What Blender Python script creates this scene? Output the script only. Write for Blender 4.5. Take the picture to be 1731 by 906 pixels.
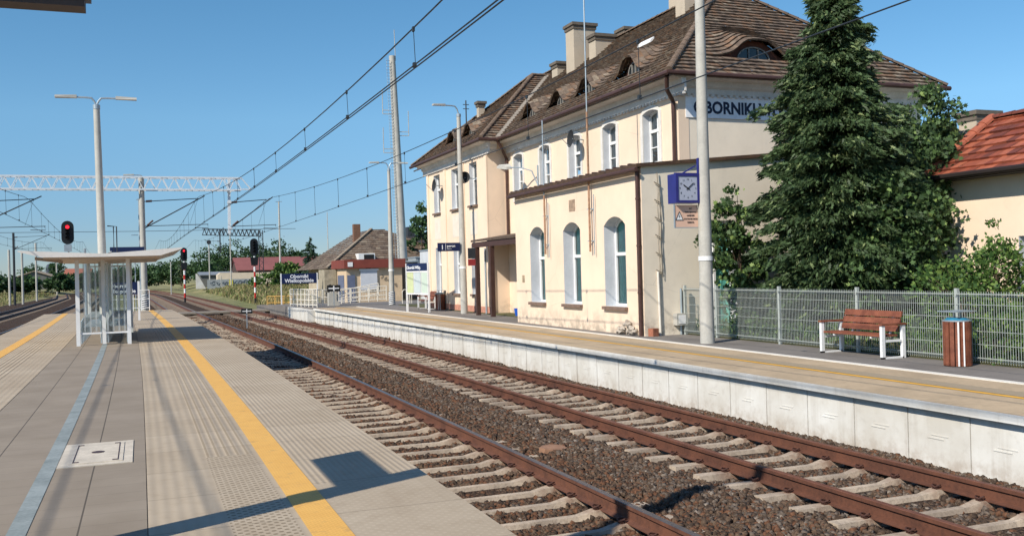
import bpy, math, random
import numpy as np
from mathutils import Vector, Matrix, Euler
random.seed(7); np.random.seed(7)
for o in list(bpy.data.objects): bpy.data.objects.remove(o)
scene = bpy.context.scene
col = scene.collection
# ------------------------------------------------------------------ camera
FPX = 1610.0; ROLL = .026; YAW = math.radians(21.271); PITCH = math.radians(.0963); EYE = 1.6
cam_d = bpy.data.cameras.new('camera'); cam = bpy.data.objects.new('camera', cam_d); col.objects.link(cam)
cam_d.sensor_width = 36; cam_d.lens = FPX / 1731 * 36; cam_d.clip_start = .1; cam_d.clip_end = 3000
_F0 = Vector((math.sin(YAW), math.cos(YAW), 0)); _R0 = Vector((math.cos(YAW), -math.sin(YAW), 0)); _U0 = Vector((0, 0, 1))
_F = _F0 * math.cos(PITCH) + _U0 * math.sin(PITCH); _U = _U0 * math.cos(PITCH) - _F0 * math.sin(PITCH)
_c, _s = math.cos(ROLL), math.sin(ROLL)
_Rc = _R0 * _c - _U * _s          # image right
_Uc = _R0 * _s + _U * _c          # image up
cam.matrix_world = Matrix(((_Rc.x, _Uc.x, -_F.x, 0), (_Rc.y, _Uc.y, -_F.y, 0), (_Rc.z, _Uc.z, -_F.z, EYE), (0, 0, 0, 1)))
scene.camera = cam
# ------------------------------------------------------------------ light
SUN = Vector((1.1, .53, -1.0)).normalized()
elev = math.asin(-SUN.z); az = math.atan2(-SUN.x, -SUN.y)
w = bpy.data.worlds.new('World'); scene.world = w; w.use_nodes = True
nt = w.node_tree; nt.nodes.clear()
sky = nt.nodes.new('ShaderNodeTexSky'); sky.sky_type = 'NISHITA'; sky.sun_disc = False
sky.sun_elevation = elev; sky.sun_rotation = az % (2 * math.pi); sky.air_density = 1.6; sky.dust_density = 0; sky.ozone_density = 8.0; sky.altitude = 4000
bg = nt.nodes.new('ShaderNodeBackground'); bg.inputs[1].default_value = .14
wo = nt.nodes.new('ShaderNodeOutputWorld'); tcw = nt.nodes.new('ShaderNodeTexCoord'); spw = nt.nodes.new('ShaderNodeSeparateXYZ'); rpw = nt.nodes.new('ShaderNodeValToRGB'); mxw = nt.nodes.new('ShaderNodeMix'); mxw.data_type = 'RGBA'; mxw.blend_type = 'MULTIPLY'; mxw.inputs[0].default_value = 1
nt.links.new(tcw.outputs['Generated'], spw.inputs[0]); nt.links.new(spw.outputs[2], rpw.inputs[0]); nt.links.new(sky.outputs[0], mxw.inputs[6]); nt.links.new(rpw.outputs[0], mxw.inputs[7])
for _i, (_p, _c) in enumerate([(0, (.44, .47, .53)), (.045, (.49, .53, .58)), (.157, (.72, .80, .72)), (.3, (.62, .82, .74)), (.5, (1, 1, .96))]):
    _e = rpw.color_ramp.elements[_i] if _i < 2 else rpw.color_ramp.elements.new(_p)
    _e.position = _p; _e.color = (*_c, 1)
nt.links.new(mxw.outputs[2], bg.inputs[0]); nt.links.new(bg.outputs[0], wo.inputs[0])
sl = bpy.data.lights.new('sun', 'SUN'); sl.energy = 4.7; sl.angle = math.radians(.53); sl.color = (1, .93, .82)
so = bpy.data.objects.new('sun', sl); col.objects.link(so); so.rotation_euler = SUN.to_track_quat('-Z', 'Y').to_euler(); so.location = (-30, -20, 40)
vs = scene.view_settings; vs.view_transform = 'Standard'; vs.look = 'None'; vs.exposure = .3; vs.gamma = 1; vs.use_curve_mapping = False
scene.cycles.max_bounces = 6; scene.cycles.transparent_max_bounces = 24

# ------------------------------------------------------------------ node helper
class G:
    def __init__(s, name):
        s.m = bpy.data.materials.new(name); s.m.use_nodes = True; s.t = s.m.node_tree; s.t.nodes.clear()
        s.out = s.n('ShaderNodeOutputMaterial'); s.b = s.n('ShaderNodeBsdfPrincipled'); s.l(s.b.outputs[0], s.out.inputs[0])
        s.geo = s.n('ShaderNodeNewGeometry'); s.pos = s.geo.outputs['Position']
    def n(s, t): return s.t.nodes.new(t)
    def l(s, a, b): s.t.links.new(a, b)
    def put(s, inp, v):
        if isinstance(v, bpy.types.NodeSocket): s.l(v, inp)
        elif isinstance(v, (tuple, list)) and len(v) == 3 and inp.type == 'RGBA': inp.default_value = (*v, 1)
        else: inp.default_value = v
    def math(s, op, a, b=0.0, c=None, clamp=False):
        n = s.n('ShaderNodeMath'); n.operation = op; n.use_clamp = clamp; s.put(n.inputs[0], a); s.put(n.inputs[1], b)
        if c is not None: s.put(n.inputs[2], c)
        return n.outputs[0]
    def mix(s, f, a, b, typ='MIX'):
        n = s.n('ShaderNodeMix'); n.data_type = 'RGBA'; n.blend_type = typ; s.put(n.inputs[0], f); s.put(n.inputs[6], a); s.put(n.inputs[7], b); return n.outputs[2]
    def noise(s, scale, detail=3, rough=.55, vec=None, stretch=None):
        v = vec or s.pos
        if stretch:
            m = s.n('ShaderNodeMapping'); s.l(v, m.inputs[0]); m.inputs['Scale'].default_value = stretch; v = m.outputs[0]
        n = s.n('ShaderNodeTexNoise'); s.l(v, n.inputs['Vector']); n.inputs['Scale'].default_value = scale; n.inputs['Detail'].default_value = detail; n.inputs['Roughness'].default_value = rough
        return n.outputs['Fac']
    def voro(s, scale, feature='F1', vec=None, out='Distance'):
        n = s.n('ShaderNodeTexVoronoi'); n.feature = feature; s.l(vec or s.pos, n.inputs['Vector']); n.inputs['Scale'].default_value = scale; return n.outputs[out]
    def ramp(s, f, a, b, lo=0.0, hi=1.0):
        n = s.n('ShaderNodeMapRange'); s.put(n.inputs[0], f); n.inputs[1].default_value = a; n.inputs[2].default_value = b; n.inputs[3].default_value = lo; n.inputs[4].default_value = hi; return n.outputs[0]
    def bump(s, h, strength=.3, dist=.01):
        n = s.n('ShaderNodeBump'); n.inputs['Strength'].default_value = strength; n.inputs['Distance'].default_value = dist; s.put(n.inputs['Height'], h); s.l(n.outputs[0], s.b.inputs['Normal'])
    def base(s, v): s.put(s.b.inputs['Base Color'], v)
    def rough(s, v): s.put(s.b.inputs['Roughness'], v)
    def sep(s, v=None):
        n = s.n('ShaderNodeSeparateXYZ'); s.l(v or s.pos, n.inputs[0]); return n.outputs

def hexc(h):
    h = h.lstrip('#'); c = [int(h[i:i + 2], 16) / 255 for i in (0, 2, 4)]
    return tuple(x / 12.92 if x <= .04045 else ((x + .055) / 1.055) ** 2.4 for x in c)

def M(name, c, rough=.75, var=.18, scale=4, c2=None, bump=0, bscale=40, metal=0, streak=0, spec=.4):
    g = G(name); c2 = c2 or tuple(x * (1 - 1.6 * var) for x in c)
    n1 = g.noise(scale, 5, .6); n2 = g.noise(scale * 9, 3, .6)
    f = g.ramp(g.math('ADD', g.math('MULTIPLY', n1, .65), g.math('MULTIPLY', n2, .35)), .36, .62)
    cc = g.mix(f, c2, tuple(min(1, x * (1 + .35 * var)) for x in c))
    if streak:
        st = g.ramp(g.noise(1, 4, .65, stretch=(5, 5, .35)), .5, .75)
        cc = g.mix(g.math('MULTIPLY', st, streak), cc, tuple(x * .45 for x in c))
    g.base(cc); g.rough(rough); g.b.inputs['Metallic'].default_value = metal; g.b.inputs['Specular IOR Level'].default_value = spec
    if bump: g.bump(g.noise(bscale, 3, .6), bump, .01)
    return g.m

# ------------------------------------------------------------------ mesh builder
def wloc(o):
    v = Vector((0, 0, 0))
    while o is not None: v += o.location; o = o.parent
    return v
class MB:
    def __init__(s): s.v = []; s.f = []; s.mi = []; s.uv = {}
    def face(s, pts, mi=0):
        i = len(s.v); s.v += [tuple(p) for p in pts]; s.f.append(tuple(range(i, i + len(pts)))); s.mi.append(mi); return s
    def box(s, a, b, mi=0, rz=0, piv=None):
        x0, y0, z0 = a; x1, y1, z1 = b
        p = [(x0, y0, z0), (x1, y0, z0), (x1, y1, z0), (x0, y1, z0), (x0, y0, z1), (x1, y0, z1), (x1, y1, z1), (x0, y1, z1)]
        if rz:
            cx, cy = piv if piv else ((x0 + x1) / 2, (y0 + y1) / 2); c, q = math.cos(rz), math.sin(rz)
            p = [(cx + (x - cx) * c - (y - cy) * q, cy + (x - cx) * q + (y - cy) * c, z) for x, y, z in p]
        return s.hexa(p, mi)
    def hexa(s, p, mi=0):
        i = len(s.v); s.v += [tuple(q) for q in p]
        for f in ((0, 3, 2, 1), (4, 5, 6, 7), (0, 1, 5, 4), (1, 2, 6, 5), (2, 3, 7, 6), (3, 0, 4, 7)):
            s.f.append(tuple(i + k for k in f)); s.mi.append(mi)
        return s
    def tube(s, pts, r, n=8, mi=0, cap=True):
        pts = [Vector(p) for p in pts]; rs = r if isinstance(r, (list, tuple)) else [r] * len(pts)
        rings = []
        for k, p in enumerate(pts):
            d = (pts[min(k + 1, len(pts) - 1)] - pts[max(k - 1, 0)]).normalized()
            a = d.cross(Vector((0, 0, 1)))
            if a.length < 1e-3: a = Vector((1, 0, 0))
            a.normalize(); b = a.cross(d)
            i = len(s.v)
            for j in range(n):
                t = 2 * math.pi * (j + .5) / n; q = p + (a * math.cos(t) + b * math.sin(t)) * rs[k]; s.v.append(tuple(q))
            rings.append(i)
        for a, b in zip(rings, rings[1:]):
            for j in range(n): s.f.append((a + j, a + (j + 1) % n, b + (j + 1) % n, b + j)); s.mi.append(mi)
        if cap:
            s.f.append(tuple(rings[0] + j for j in range(n))); s.mi.append(mi)
            s.f.append(tuple(rings[-1] + j for j in reversed(range(n)))); s.mi.append(mi)
        return s
    def beam(s, a, b, w, h=None, mi=0):
        "rectangular bar between two points"
        a, b = Vector(a), Vector(b); h = h or w; d = (b - a).normalized(); x = d.cross(Vector((0, 0, 1)))
        if x.length < 1e-3: x = Vector((1, 0, 0))
        x.normalize(); y = x.cross(d); x = x * w / 2; y = y * h / 2
        return s.hexa([a - x - y, a + x - y, a + x + y, a - x + y, b - x - y, b + x - y, b + x + y, b - x + y], mi)
    def extr(s, prof, path, mi=0, closed=True):
        "profile [(across, up)] swept along path of (x, y, z); across is +X"
        i0 = len(s.v); n = len(prof)
        for (x, y, z) in path:
            for (a, b) in prof: s.v.append((x + a, y, z + b))
        for k in range(len(path) - 1):
            for j in range(n if closed else n - 1):
                a = i0 + k * n + j; b = i0 + k * n + (j + 1) % n
                s.f.append((a, b, b + n, a + n)); s.mi.append(mi)
        if closed:
            s.f.append(tuple(i0 + j for j in range(n))); s.mi.append(mi)
            s.f.append(tuple(i0 + (len(path) - 1) * n + j for j in reversed(range(n)))); s.mi.append(mi)
        return s
    def prism(s, poly, d, mi=0):
        d = Vector(d); p = [Vector(q) for q in poly]; n = len(p); i = len(s.v)
        s.v += [tuple(q) for q in p] + [tuple(q + d) for q in p]
        s.f.append(tuple(range(i, i + n))); s.mi.append(mi); s.f.append(tuple(reversed(range(i + n, i + 2 * n)))); s.mi.append(mi)
        for j in range(n): s.f.append((i + j, i + (j + 1) % n, i + n + (j + 1) % n, i + n + j)); s.mi.append(mi)
        return s
    def disc(s, c, nrm, r, depth=.05, n=20, mi=0, dish=0):
        c = Vector(c); nrm = Vector(nrm).normalized(); a = nrm.cross(Vector((0, 0, 1)));
        if a.length < 1e-3: a = Vector((1, 0, 0))
        a.normalize(); b = a.cross(nrm)
        P = [c + (a * math.cos(2 * math.pi * k / n) + b * math.sin(2 * math.pi * k / n)) * r for k in range(n)]
        if dish:
            i = len(s.v); s.v += [tuple(p) for p in P] + [tuple(c + (p - c) * .55 - nrm * dish * .7) for p in P] + [tuple(c - nrm * dish)]
            for k in range(n):
                q = (k + 1) % n; s.f.append((i + k, i + q, i + n + q, i + n + k)); s.mi.append(mi); s.f.append((i + n + k, i + n + q, i + 2 * n)); s.mi.append(mi)
            return s
        return s.prism([p - nrm * depth / 2 for p in P], nrm * depth, mi)
    def build(s, name, mats, parent=None, smooth=False, kind=None, origin=None):
        me = bpy.data.meshes.new(name)
        V = np.array(s.v, dtype=float)
        if parent is not None: o0 = wloc(parent)
        elif origin is not None: o0 = Vector(origin)
        else:
            mn, mx = V.min(0), V.max(0); o0 = Vector(((mn[0] + mx[0]) / 2, (mn[1] + mx[1]) / 2, mn[2]))
        V = V - np.array(o0)
        me.from_pydata(V.tolist(), [], s.f)
        mats = mats if isinstance(mats, (list, tuple)) else [mats]
        for m in mats: me.materials.append(m)
        if len(mats) > 1: me.polygons.foreach_set('material_index', s.mi)
        if smooth is True: me.polygons.foreach_set('use_smooth', [True] * len(me.polygons))
        me.update()
        if smooth == 'auto':
            try: me.set_sharp_from_angle(angle=math.radians(35)); 
            except Exception: pass
        ob = bpy.data.objects.new(name, me); col.objects.link(ob)
        if parent is not None: ob.parent = parent
        else: ob.location = o0
        if kind: ob['kind'] = kind
        return ob
def smooth35(ob):
    me = ob.data; me.polygons.foreach_set('use_smooth', [True] * len(me.polygons)); me.set_sharp_from_angle(angle=math.radians(38)); return ob
def tag(o, label, cat, group=None):
    o['label'] = label; o['category'] = cat
    if group: o['group'] = group
    return o
def thing(name, loc, label, cat, group=None):
    o = bpy.data.objects.new(name, None); o.empty_display_size = .2; col.objects.link(o); o.location = loc
    return tag(o, label, cat, group)
def kids(o): return [c for c in bpy.data.objects if c.parent == o]
def dup(o, loc=None, label=None, parent=None):
    c = o.copy(); col.objects.link(c)
    if parent is not None: c.parent = parent
    if loc is not None: c.location = loc
    if label: c['label'] = label
    for k in kids(o): dup(k, parent=c)
    return c
def text(body, size, mat, parent, pos, face='-Y', bold=0.0, align='LEFT', name='lettering', depth=.002, sx=1.0, tilt=0):
    cu = bpy.data.curves.new('t', 'FONT'); cu.body = body; cu.size = size; cu.offset = bold; cu.extrude = depth; cu.align_x = align; cu.resolution_u = 3
    to = bpy.data.objects.new('t', cu); col.objects.link(to); bpy.context.view_layer.update()
    me = bpy.data.meshes.new_from_object(to.evaluated_get(bpy.context.evaluated_depsgraph_get())); bpy.data.objects.remove(to)
    me.transform(Matrix.Diagonal((sx, 1, 1, 1)))
    R = Euler((math.pi / 2, 0, {'-Y': 0, '-X': -math.pi / 2, '+Y': math.pi}[face] + tilt)).to_matrix().to_4x4()
    me.transform(Matrix.Translation(Vector(pos) - (wloc(parent) if parent else Vector((0, 0, 0)))) @ R)
    me.materials.clear(); me.materials.append(mat)
    ob = bpy.data.objects.new(name, me); col.objects.link(ob); ob.parent = parent; return ob

# ------------------------------------------------------------------ curve of the line
_oy = [-80] + list(range(8, 51, 2)) + [60, 70, 90, 114, 150, 190, 260, 400]; _ox = [0] + [-.00034 * (q - 8) ** 2 for q in range(8, 51, 2)] + [-.84, -1.04, -1.42, -1.85, -2.6, -4.6, -10, -30]
def off(y): return float(np.interp(y, _oy, _ox))
def offL(y): return float(np.interp(y, [-80, 100, 150, 250, 400], [0, 0, -.9, -8, -28]))
ZR = -.76; ZS = -.932; ZB = -.965; Z1 = -.19

# ------------------------------------------------------------------ materials
def uvsock(g):
    n = g.n('ShaderNodeUVMap'); return g.sep(n.outputs[0]), n.outputs[0]
def lines(g, u, period, width, offset=0.0):
    fr = g.math('FRACT', g.math('DIVIDE', g.math('SUBTRACT', u, offset), period)); return g.math('LESS_THAN', fr, width / period)
def between(g, u, a, b): return g.math('MULTIPLY', g.math('GREATER_THAN', u, a), g.math('LESS_THAN', u, b))
def mat_paver():
    g = G('paver_grey'); (u, v, _), uv = uvsock(g)
    n = g.noise(1.3, 5, .6); n2 = g.noise(60, 3, .7)
    base = g.mix(g.ramp(n, .3, .7), hexc('#857969'), hexc('#968a7a'))
    base = g.mix(g.math('MULTIPLY', n2, .3), base, hexc('#756959'))
    wn = g.n('ShaderNodeTexWhiteNoise'); wn.noise_dimensions = '2D'
    cmb = g.n('ShaderNodeCombineXYZ'); g.l(g.math('FLOOR', g.math('DIVIDE', g.math('ADD', u, 1.68), .42)), cmb.inputs[0]); g.l(g.math('FLOOR', g.math('DIVIDE', v, .31)), cmb.inputs[1]); g.l(cmb.outputs[0], wn.inputs['Vector'])
    base = g.mix(g.math('MULTIPLY', wn.outputs[0], .28), base, hexc('#84786a'))
    jl = lines(g, u, .42, .011, -1.68); jc = lines(g, v, .31, .006)
    j = g.math('MAXIMUM', jl, g.math('MULTIPLY', jc, .4))
    g.base(g.mix(g.math('MULTIPLY', j, .75), base, hexc('#3b352f'))); g.rough(.85); g.b.inputs['Specular IOR Level'].default_value = .25
    g.bump(g.math('SUBTRACT', g.math('MULTIPLY', n2, .3), j), .5, .004); return g.m
def mat_tan(side=1):
    g = G('slab_tan'); (u, v, _), uv = uvsock(g); u = g.math('ABSOLUTE', g.math('SUBTRACT', u, 0 if side > 0 else -1.68)) if side < 0 else u
    n = g.noise(.9, 5, .62); n2 = g.noise(45, 3, .7); n3 = g.noise(7, 4, .6)
    base = g.mix(g.ramp(n, .3, .7), hexc('#a99983'), hexc('#b8a993'))
    base = g.mix(g.ramp(n3, .5, .75, 0, .45), base, hexc('#988770'))
    wn = g.n('ShaderNodeTexWhiteNoise'); wn.noise_dimensions = '2D'; cmb = g.n('ShaderNodeCombineXYZ'); g.l(g.math('FLOOR', g.math('SUBTRACT', u, .94)), cmb.inputs[0]); g.l(g.math('FLOOR', g.math('SUBTRACT', v, .38)), cmb.inputs[1]); g.l(cmb.outputs[0], wn.inputs['Vector'])
    base = g.mix(g.math('MULTIPLY', wn.outputs[0], .3), base, hexc('#97866f'))
    spot = g.ramp(g.voro(2.3), .0, .045, 1, 0); base = g.mix(g.math('MULTIPLY', spot, .7), base, hexc('#4f463b'))
    st2 = g.ramp(g.noise(1, 5, .7, stretch=(2.2, .5, 1)), .55, .72, 0, .35); base = g.mix(st2, base, hexc('#8d7b64'))
    base = g.mix(g.math('MULTIPLY', n2, .3), base, hexc('#978873'))
    tp = 2 * math.pi
    rib = g.math('ADD', g.math('MULTIPLY', g.math('SINE', g.math('MULTIPLY', u, tp / .05)), .5), .5)
    wide = g.math('ADD', g.math('MULTIPLY', g.math('SINE', g.math('MULTIPLY', u, tp / .085)), .5), .5)
    du = g.math('SINE', g.math('MULTIPLY', u, tp / .08)); dv = g.math('SINE', g.math('MULTIPLY', v, tp / .08))
    dots = g.math('GREATER_THAN', g.math('MULTIPLY', du, dv), .45)
    near = g.math('LESS_THAN', v, 8.9); near2 = g.math('LESS_THAN', v, 7.35)
    guide = between(g, u, .5, .9); outer = g.math('GREATER_THAN', u, 1.18)
    inner_h = g.math('MULTIPLY', wide, .5)
    gh = g.n('ShaderNodeMix'); g.put(gh.inputs[0], near); g.put(gh.inputs[2], g.math('MULTIPLY', wide, 1.4)); g.put(gh.inputs[3], g.math('MULTIPLY', dots, 1.3)); gh = gh.outputs[0]
    oh = g.n('ShaderNodeMix'); g.put(oh.inputs[0], near2); g.put(oh.inputs[2], g.math('MULTIPLY', rib, .8)); g.put(oh.inputs[3], g.math('MULTIPLY', dots, 1.0)); oh = oh.outputs[0]
    h1 = g.n('ShaderNodeMix'); g.put(h1.inputs[0], guide); g.put(h1.inputs[2], inner_h); g.put(h1.inputs[3], gh)
    h2 = g.n('ShaderNodeMix'); g.put(h2.inputs[0], outer); g.put(h2.inputs[2], h1.outputs[0]); g.put(h2.inputs[3], oh); h = h2.outputs[0]
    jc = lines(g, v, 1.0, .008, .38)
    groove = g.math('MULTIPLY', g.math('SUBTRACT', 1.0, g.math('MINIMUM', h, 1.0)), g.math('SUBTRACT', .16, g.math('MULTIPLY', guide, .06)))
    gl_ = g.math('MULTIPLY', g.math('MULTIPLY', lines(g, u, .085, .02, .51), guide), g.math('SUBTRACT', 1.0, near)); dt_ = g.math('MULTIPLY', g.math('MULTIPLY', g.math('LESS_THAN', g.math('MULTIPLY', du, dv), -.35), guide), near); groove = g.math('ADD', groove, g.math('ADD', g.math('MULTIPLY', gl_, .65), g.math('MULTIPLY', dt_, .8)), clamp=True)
    base = g.mix(groove, base, hexc('#7b6d58'))  # groove dirt plus shading of the ribs and dots, mixed into the slab colour
    j2 = g.math('MULTIPLY', jc, .6)
    g.base(g.mix(j2, base, hexc('#5d5344'))); g.rough(.82); g.b.inputs['Specular IOR Level'].default_value = .25
    g.bump(g.math('SUBTRACT', h, jc), .7, .006); return g.m
def mat_yellow():
    g = G('yellow_line'); (u, v, _), uv = uvsock(g); n = g.noise(3, 5, .65); n2 = g.noise(50, 3, .7)
    base = g.mix(g.ramp(n, .3, .75), hexc('#e6b35a'), hexc('#d9a44e')); base = g.mix(g.math('MULTIPLY', n2, .35), base, hexc('#b98a45')); base = g.mix(g.ramp(g.noise(9, 5, .7), .55, .7, 0, .5), base, hexc('#a58455'))
    tp = 2 * math.pi; d = g.math('MULTIPLY', g.math('SINE', g.math('MULTIPLY', u, tp / .045)), g.math('SINE', g.math('MULTIPLY', v, tp / .045)))
    base = g.mix(g.math('MULTIPLY', g.math('LESS_THAN', d, -.3), .25), base, hexc('#a87524'))
    g.base(base); g.rough(.7); g.bump(g.math('GREATER_THAN', d, .2), .4, .003); return g.m
def mat_ballast(name='ballast_bed'):
    g = G(name); v = g.voro(26, out='Color'); s = g.sep(v)[0]
    c = g.mix(s, hexc('#463a30'), hexc('#6f5f50')); c = g.mix(g.ramp(g.noise(.6, 4, .6), .4, .65, 0, .6), c, hexc('#5e3f2c'))
    d = g.voro(26); c = g.mix(g.ramp(d, .25, .6, 0, .7), c, hexc('#2a211b')); g.base(c); g.rough(.95); g.b.inputs['Specular IOR Level'].default_value = .15
    g.bump(g.math('SUBTRACT', 1.0, d), 1.0, .04); return g.m
MT = {}
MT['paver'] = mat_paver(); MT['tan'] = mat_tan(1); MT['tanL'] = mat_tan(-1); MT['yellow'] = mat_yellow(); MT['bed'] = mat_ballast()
MT['conc'] = M('concrete', hexc('#b5ada0'), .85, .15, 1.5, bump=.25, bscale=60, streak=.2)
def panelmat():
    g = G('concrete_panel'); n = g.noise(1.1, 5, .6); n2 = g.noise(7, 5, .65); z = g.sep()[2]
    cc = g.mix(g.ramp(n, .35, .65), hexc('#c2bdb2'), hexc('#d6d4cd')); cc = g.mix(g.ramp(n2, .55, .75, 0, .4), cc, hexc('#a9a296'))
    st = g.ramp(g.noise(1, 5, .65, stretch=(6, 6, .4)), .52, .75, 0, .4); cc = g.mix(st, cc, hexc('#a59c8e'))
    low = g.math('MULTIPLY', g.ramp(z, -1.0, -.72, 1, 0), g.ramp(n2, .38, .6)); cc = g.mix(g.math('MULTIPLY', low, .45), cc, hexc('#97836f'))
    sp = g.ramp(g.voro(1.7), .0, .05, 1, 0); cc = g.mix(g.math('MULTIPLY', sp, .5), cc, hexc('#77705f')); g.base(cc); g.rough(.85); g.bump(n2, .25, .006); return g.m
MT['white_conc'] = panelmat()
MT['sleeper_far'] = M('sleeper_dusty', hexc('#8a7a6a'), .95, .25, 3)
def sleepermat():
    g = G('sleeper_concrete'); tc = g.n('ShaderNodeTexCoord'); ox = g.sep(tc.outputs['Object'])[0]; n = g.noise(2.2, 5, .65); n2 = g.noise(25, 4, .7); n3 = g.noise(9, 4, .6)
    cc = g.mix(g.ramp(n, .35, .65), hexc('#9a8b7a'), hexc('#bfae98')); cc = g.mix(g.ramp(n2, .45, .7, 0, .5), cc, hexc('#6d6054'))
    d = g.math('ABSOLUTE', g.math('SUBTRACT', g.math('ABSOLUTE', ox), .7535)); st = g.math('MULTIPLY', g.ramp(d, .08, .3, 1, 0), g.ramp(n3, .35, .6)); cc = g.mix(g.math('MULTIPLY', st, .75), cc, hexc('#7a5644'))
    g.base(cc); g.rough(.92); g.b.inputs['Specular IOR Level'].default_value = .2; g.bump(n2, .5, .008); return g.m
MT['sleeper'] = sleepermat()
MT['pole'] = M('spun_concrete', hexc('#b4b1a8'), .75, .12, 2, bump=.15, bscale=60, streak=.15)
MT['rust'] = M('rail_rust', hexc('#633f2f'), .8, .3, 3, c2=hexc('#4a3026'), bump=.15, bscale=80, spec=.3)
MT['rust2'] = M('rail_rust_dark', hexc('#6a4636'), .7, .25, 3, c2=hexc('#4e352c'), bump=.15, bscale=80, spec=.3)
MT['railtop'] = M('rail_head_steel', hexc('#77706c'), .38, .15, 6, metal=.7)
MT['railtop_r'] = M('rail_head_rusty', hexc('#7a4f3b'), .55, .2, 6, metal=.2)
MT['clip'] = M('clip_steel', hexc('#4a2f26'), .7, .2, 20)
MT['white'] = M('white_paint', hexc('#e4e4e2'), .45, .06, 3)
MT['stripe'] = M('white_stripe', hexc('#dcd6ca'), .8, .12, 3)
MT['grey_tile'] = M('grey_platform_paving', hexc('#77716b'), .9, .15, 1.2, bump=.2, bscale=50)
MT['galv'] = M('galvanised_steel', hexc('#a9b4ba'), .45, .12, 5, metal=.5)
MT['drain'] = M('drain_steel', hexc('#8b9290'), .8, .2, 3, c2=hexc('#737b79'), metal=0, spec=.2)
MT['dark_steel'] = M('dark_steel', hexc('#35383c'), .6, .2, 6)
MT['wire'] = M('wire_copper_dark', hexc('#2b3238'), .6, .1, 6)
MT['black'] = M('black_paint', hexc('#15171a'), .5, .1, 8)
MT['navy'] = M('navy_enamel', hexc('#15234a'), .4, .08, 4)
MT['clockblue'] = M('blue_paint', hexc('#2c2d72'), .4, .1, 4)
MT['letter'] = M('sign_white', hexc('#e8eaec'), .5, .03, 4)
MT['letternavy'] = M('letter_navy', hexc('#1b2740'), .6, .1, 6)
MT['wood'] = M('stained_wood', hexc('#86503a'), .6, .3, 5, c2=hexc('#613525'), bump=.1, bscale=30)
MT['red'] = M('red_paint', hexc('#b8271f'), .5, .1, 6)
MT['brown'] = M('brown_metal', hexc('#4d352e'), .5, .2, 4)
MT['orange'] = M('orange_rail_paint', hexc('#d9aa5c'), .6, .1, 6)
MT['glass_b'] = None
def wallmat(name, c, stain=.25, rough=.9):
    g = G(name); n = g.noise(.5, 6, .62); n2 = g.noise(3, 5, .65); n3 = g.noise(90, 2, .6)
    cc = g.mix(g.ramp(n, .35, .7), c, tuple(x * .86 for x in c)); cc = g.mix(g.ramp(n2, .52, .75, 0, stain), cc, tuple(x * .6 for x in c))
    st = g.ramp(g.noise(1, 4, .6, stretch=(3.5, 3.5, .3)), .55, .8, 0, stain); cc = g.mix(st, cc, tuple(x * .62 for x in c))
    z = g.sep()[2]; low = g.math('MULTIPLY', g.ramp(z, -.2, .5, 1, 0), g.ramp(n2, .42, .6)); cc = g.mix(g.math('MULTIPLY', low, .7), cc, hexc('#8f8474'))
    crk = g.math('LESS_THAN', g.voro(.55, 'DISTANCE_TO_EDGE', vec=None), .0035); cc = g.mix(g.math('MULTIPLY', g.math('MULTIPLY', crk, g.ramp(n, .45, .6)), .35), cc, tuple(x * .5 for x in c))
    g.base(cc); g.rough(rough); g.b.inputs['Specular IOR Level'].default_value = .2; g.bump(g.math('ADD', n3, n2), .2, .006); return g.m
MT['cream'] = wallmat('cream_render', hexc('#ead3ba'), .07)
MT['grey_wall'] = wallmat('weathered_grey_render', hexc('#e8dcc8'), .2)
MT['reveal'] = M('reveal_paint', hexc('#c6c9cd'), .8, .08, 2)
MT['trim'] = M('cornice_paint', hexc('#dbd7d0'), .8, .12, 2, streak=.15)
tiles = [M('roof_tile_%s' % n, hexc(c), .9, .3, 7, bump=.4, bscale=50, c2=hexc(c2)) for n, c, c2 in
         (('brown', '#776555', '#524438'), ('grey', '#7b6c5d', '#564a3f'), ('dark', '#65564a', '#463b32'), ('warm', '#80654f', '#5b4738'), ('lichen', '#918371', '#675b4d'))]
redtiles = [M('red_tile_%s' % n, hexc(c), .6, .2, 5, bump=.2, bscale=40) for n, c in (('a', '#94503a'), ('b', '#824432'), ('c', '#6f3d30'), ('d', '#a65f46'))]
def glassmat(name, tint=(.75, .85, .85), refl=.12, fac=.5):
    g = G(name); tr = g.n('ShaderNodeBsdfTransparent'); tr.inputs[0].default_value = (*tint, 1)
    gl = g.n('ShaderNodeBsdfGlossy'); gl.inputs['Roughness'].default_value = .03
    fr = g.n('ShaderNodeFresnel'); fr.inputs[0].default_value = 1.5; ms = g.n('ShaderNodeMixShader')
    g.l(g.math('ADD', fr.outputs[0], refl, clamp=True), ms.inputs[0]); g.l(tr.outputs[0], ms.inputs[1]); g.l(gl.outputs[0], ms.inputs[2]); g.l(ms.outputs[0], g.out.inputs[0]); return g.m
MT['glass'] = glassmat('window_glass', (.93, .97, .97), .05); MT['shelterglass'] = glassmat('shelter_glass', (.86, .9, .89), .06)
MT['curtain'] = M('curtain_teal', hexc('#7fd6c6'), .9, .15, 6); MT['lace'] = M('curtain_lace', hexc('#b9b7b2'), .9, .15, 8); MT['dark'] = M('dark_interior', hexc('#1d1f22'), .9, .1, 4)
def emis(name, c, s):
    g = G(name); g.base((0.02, 0.0, 0.0)); g.put(g.b.inputs['Emission Color'], c); g.b.inputs['Emission Strength'].default_value = s; return g.m
MT['redlamp'] = emis('red_signal_lamp', (1, .015, .03), 2.5)
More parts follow.
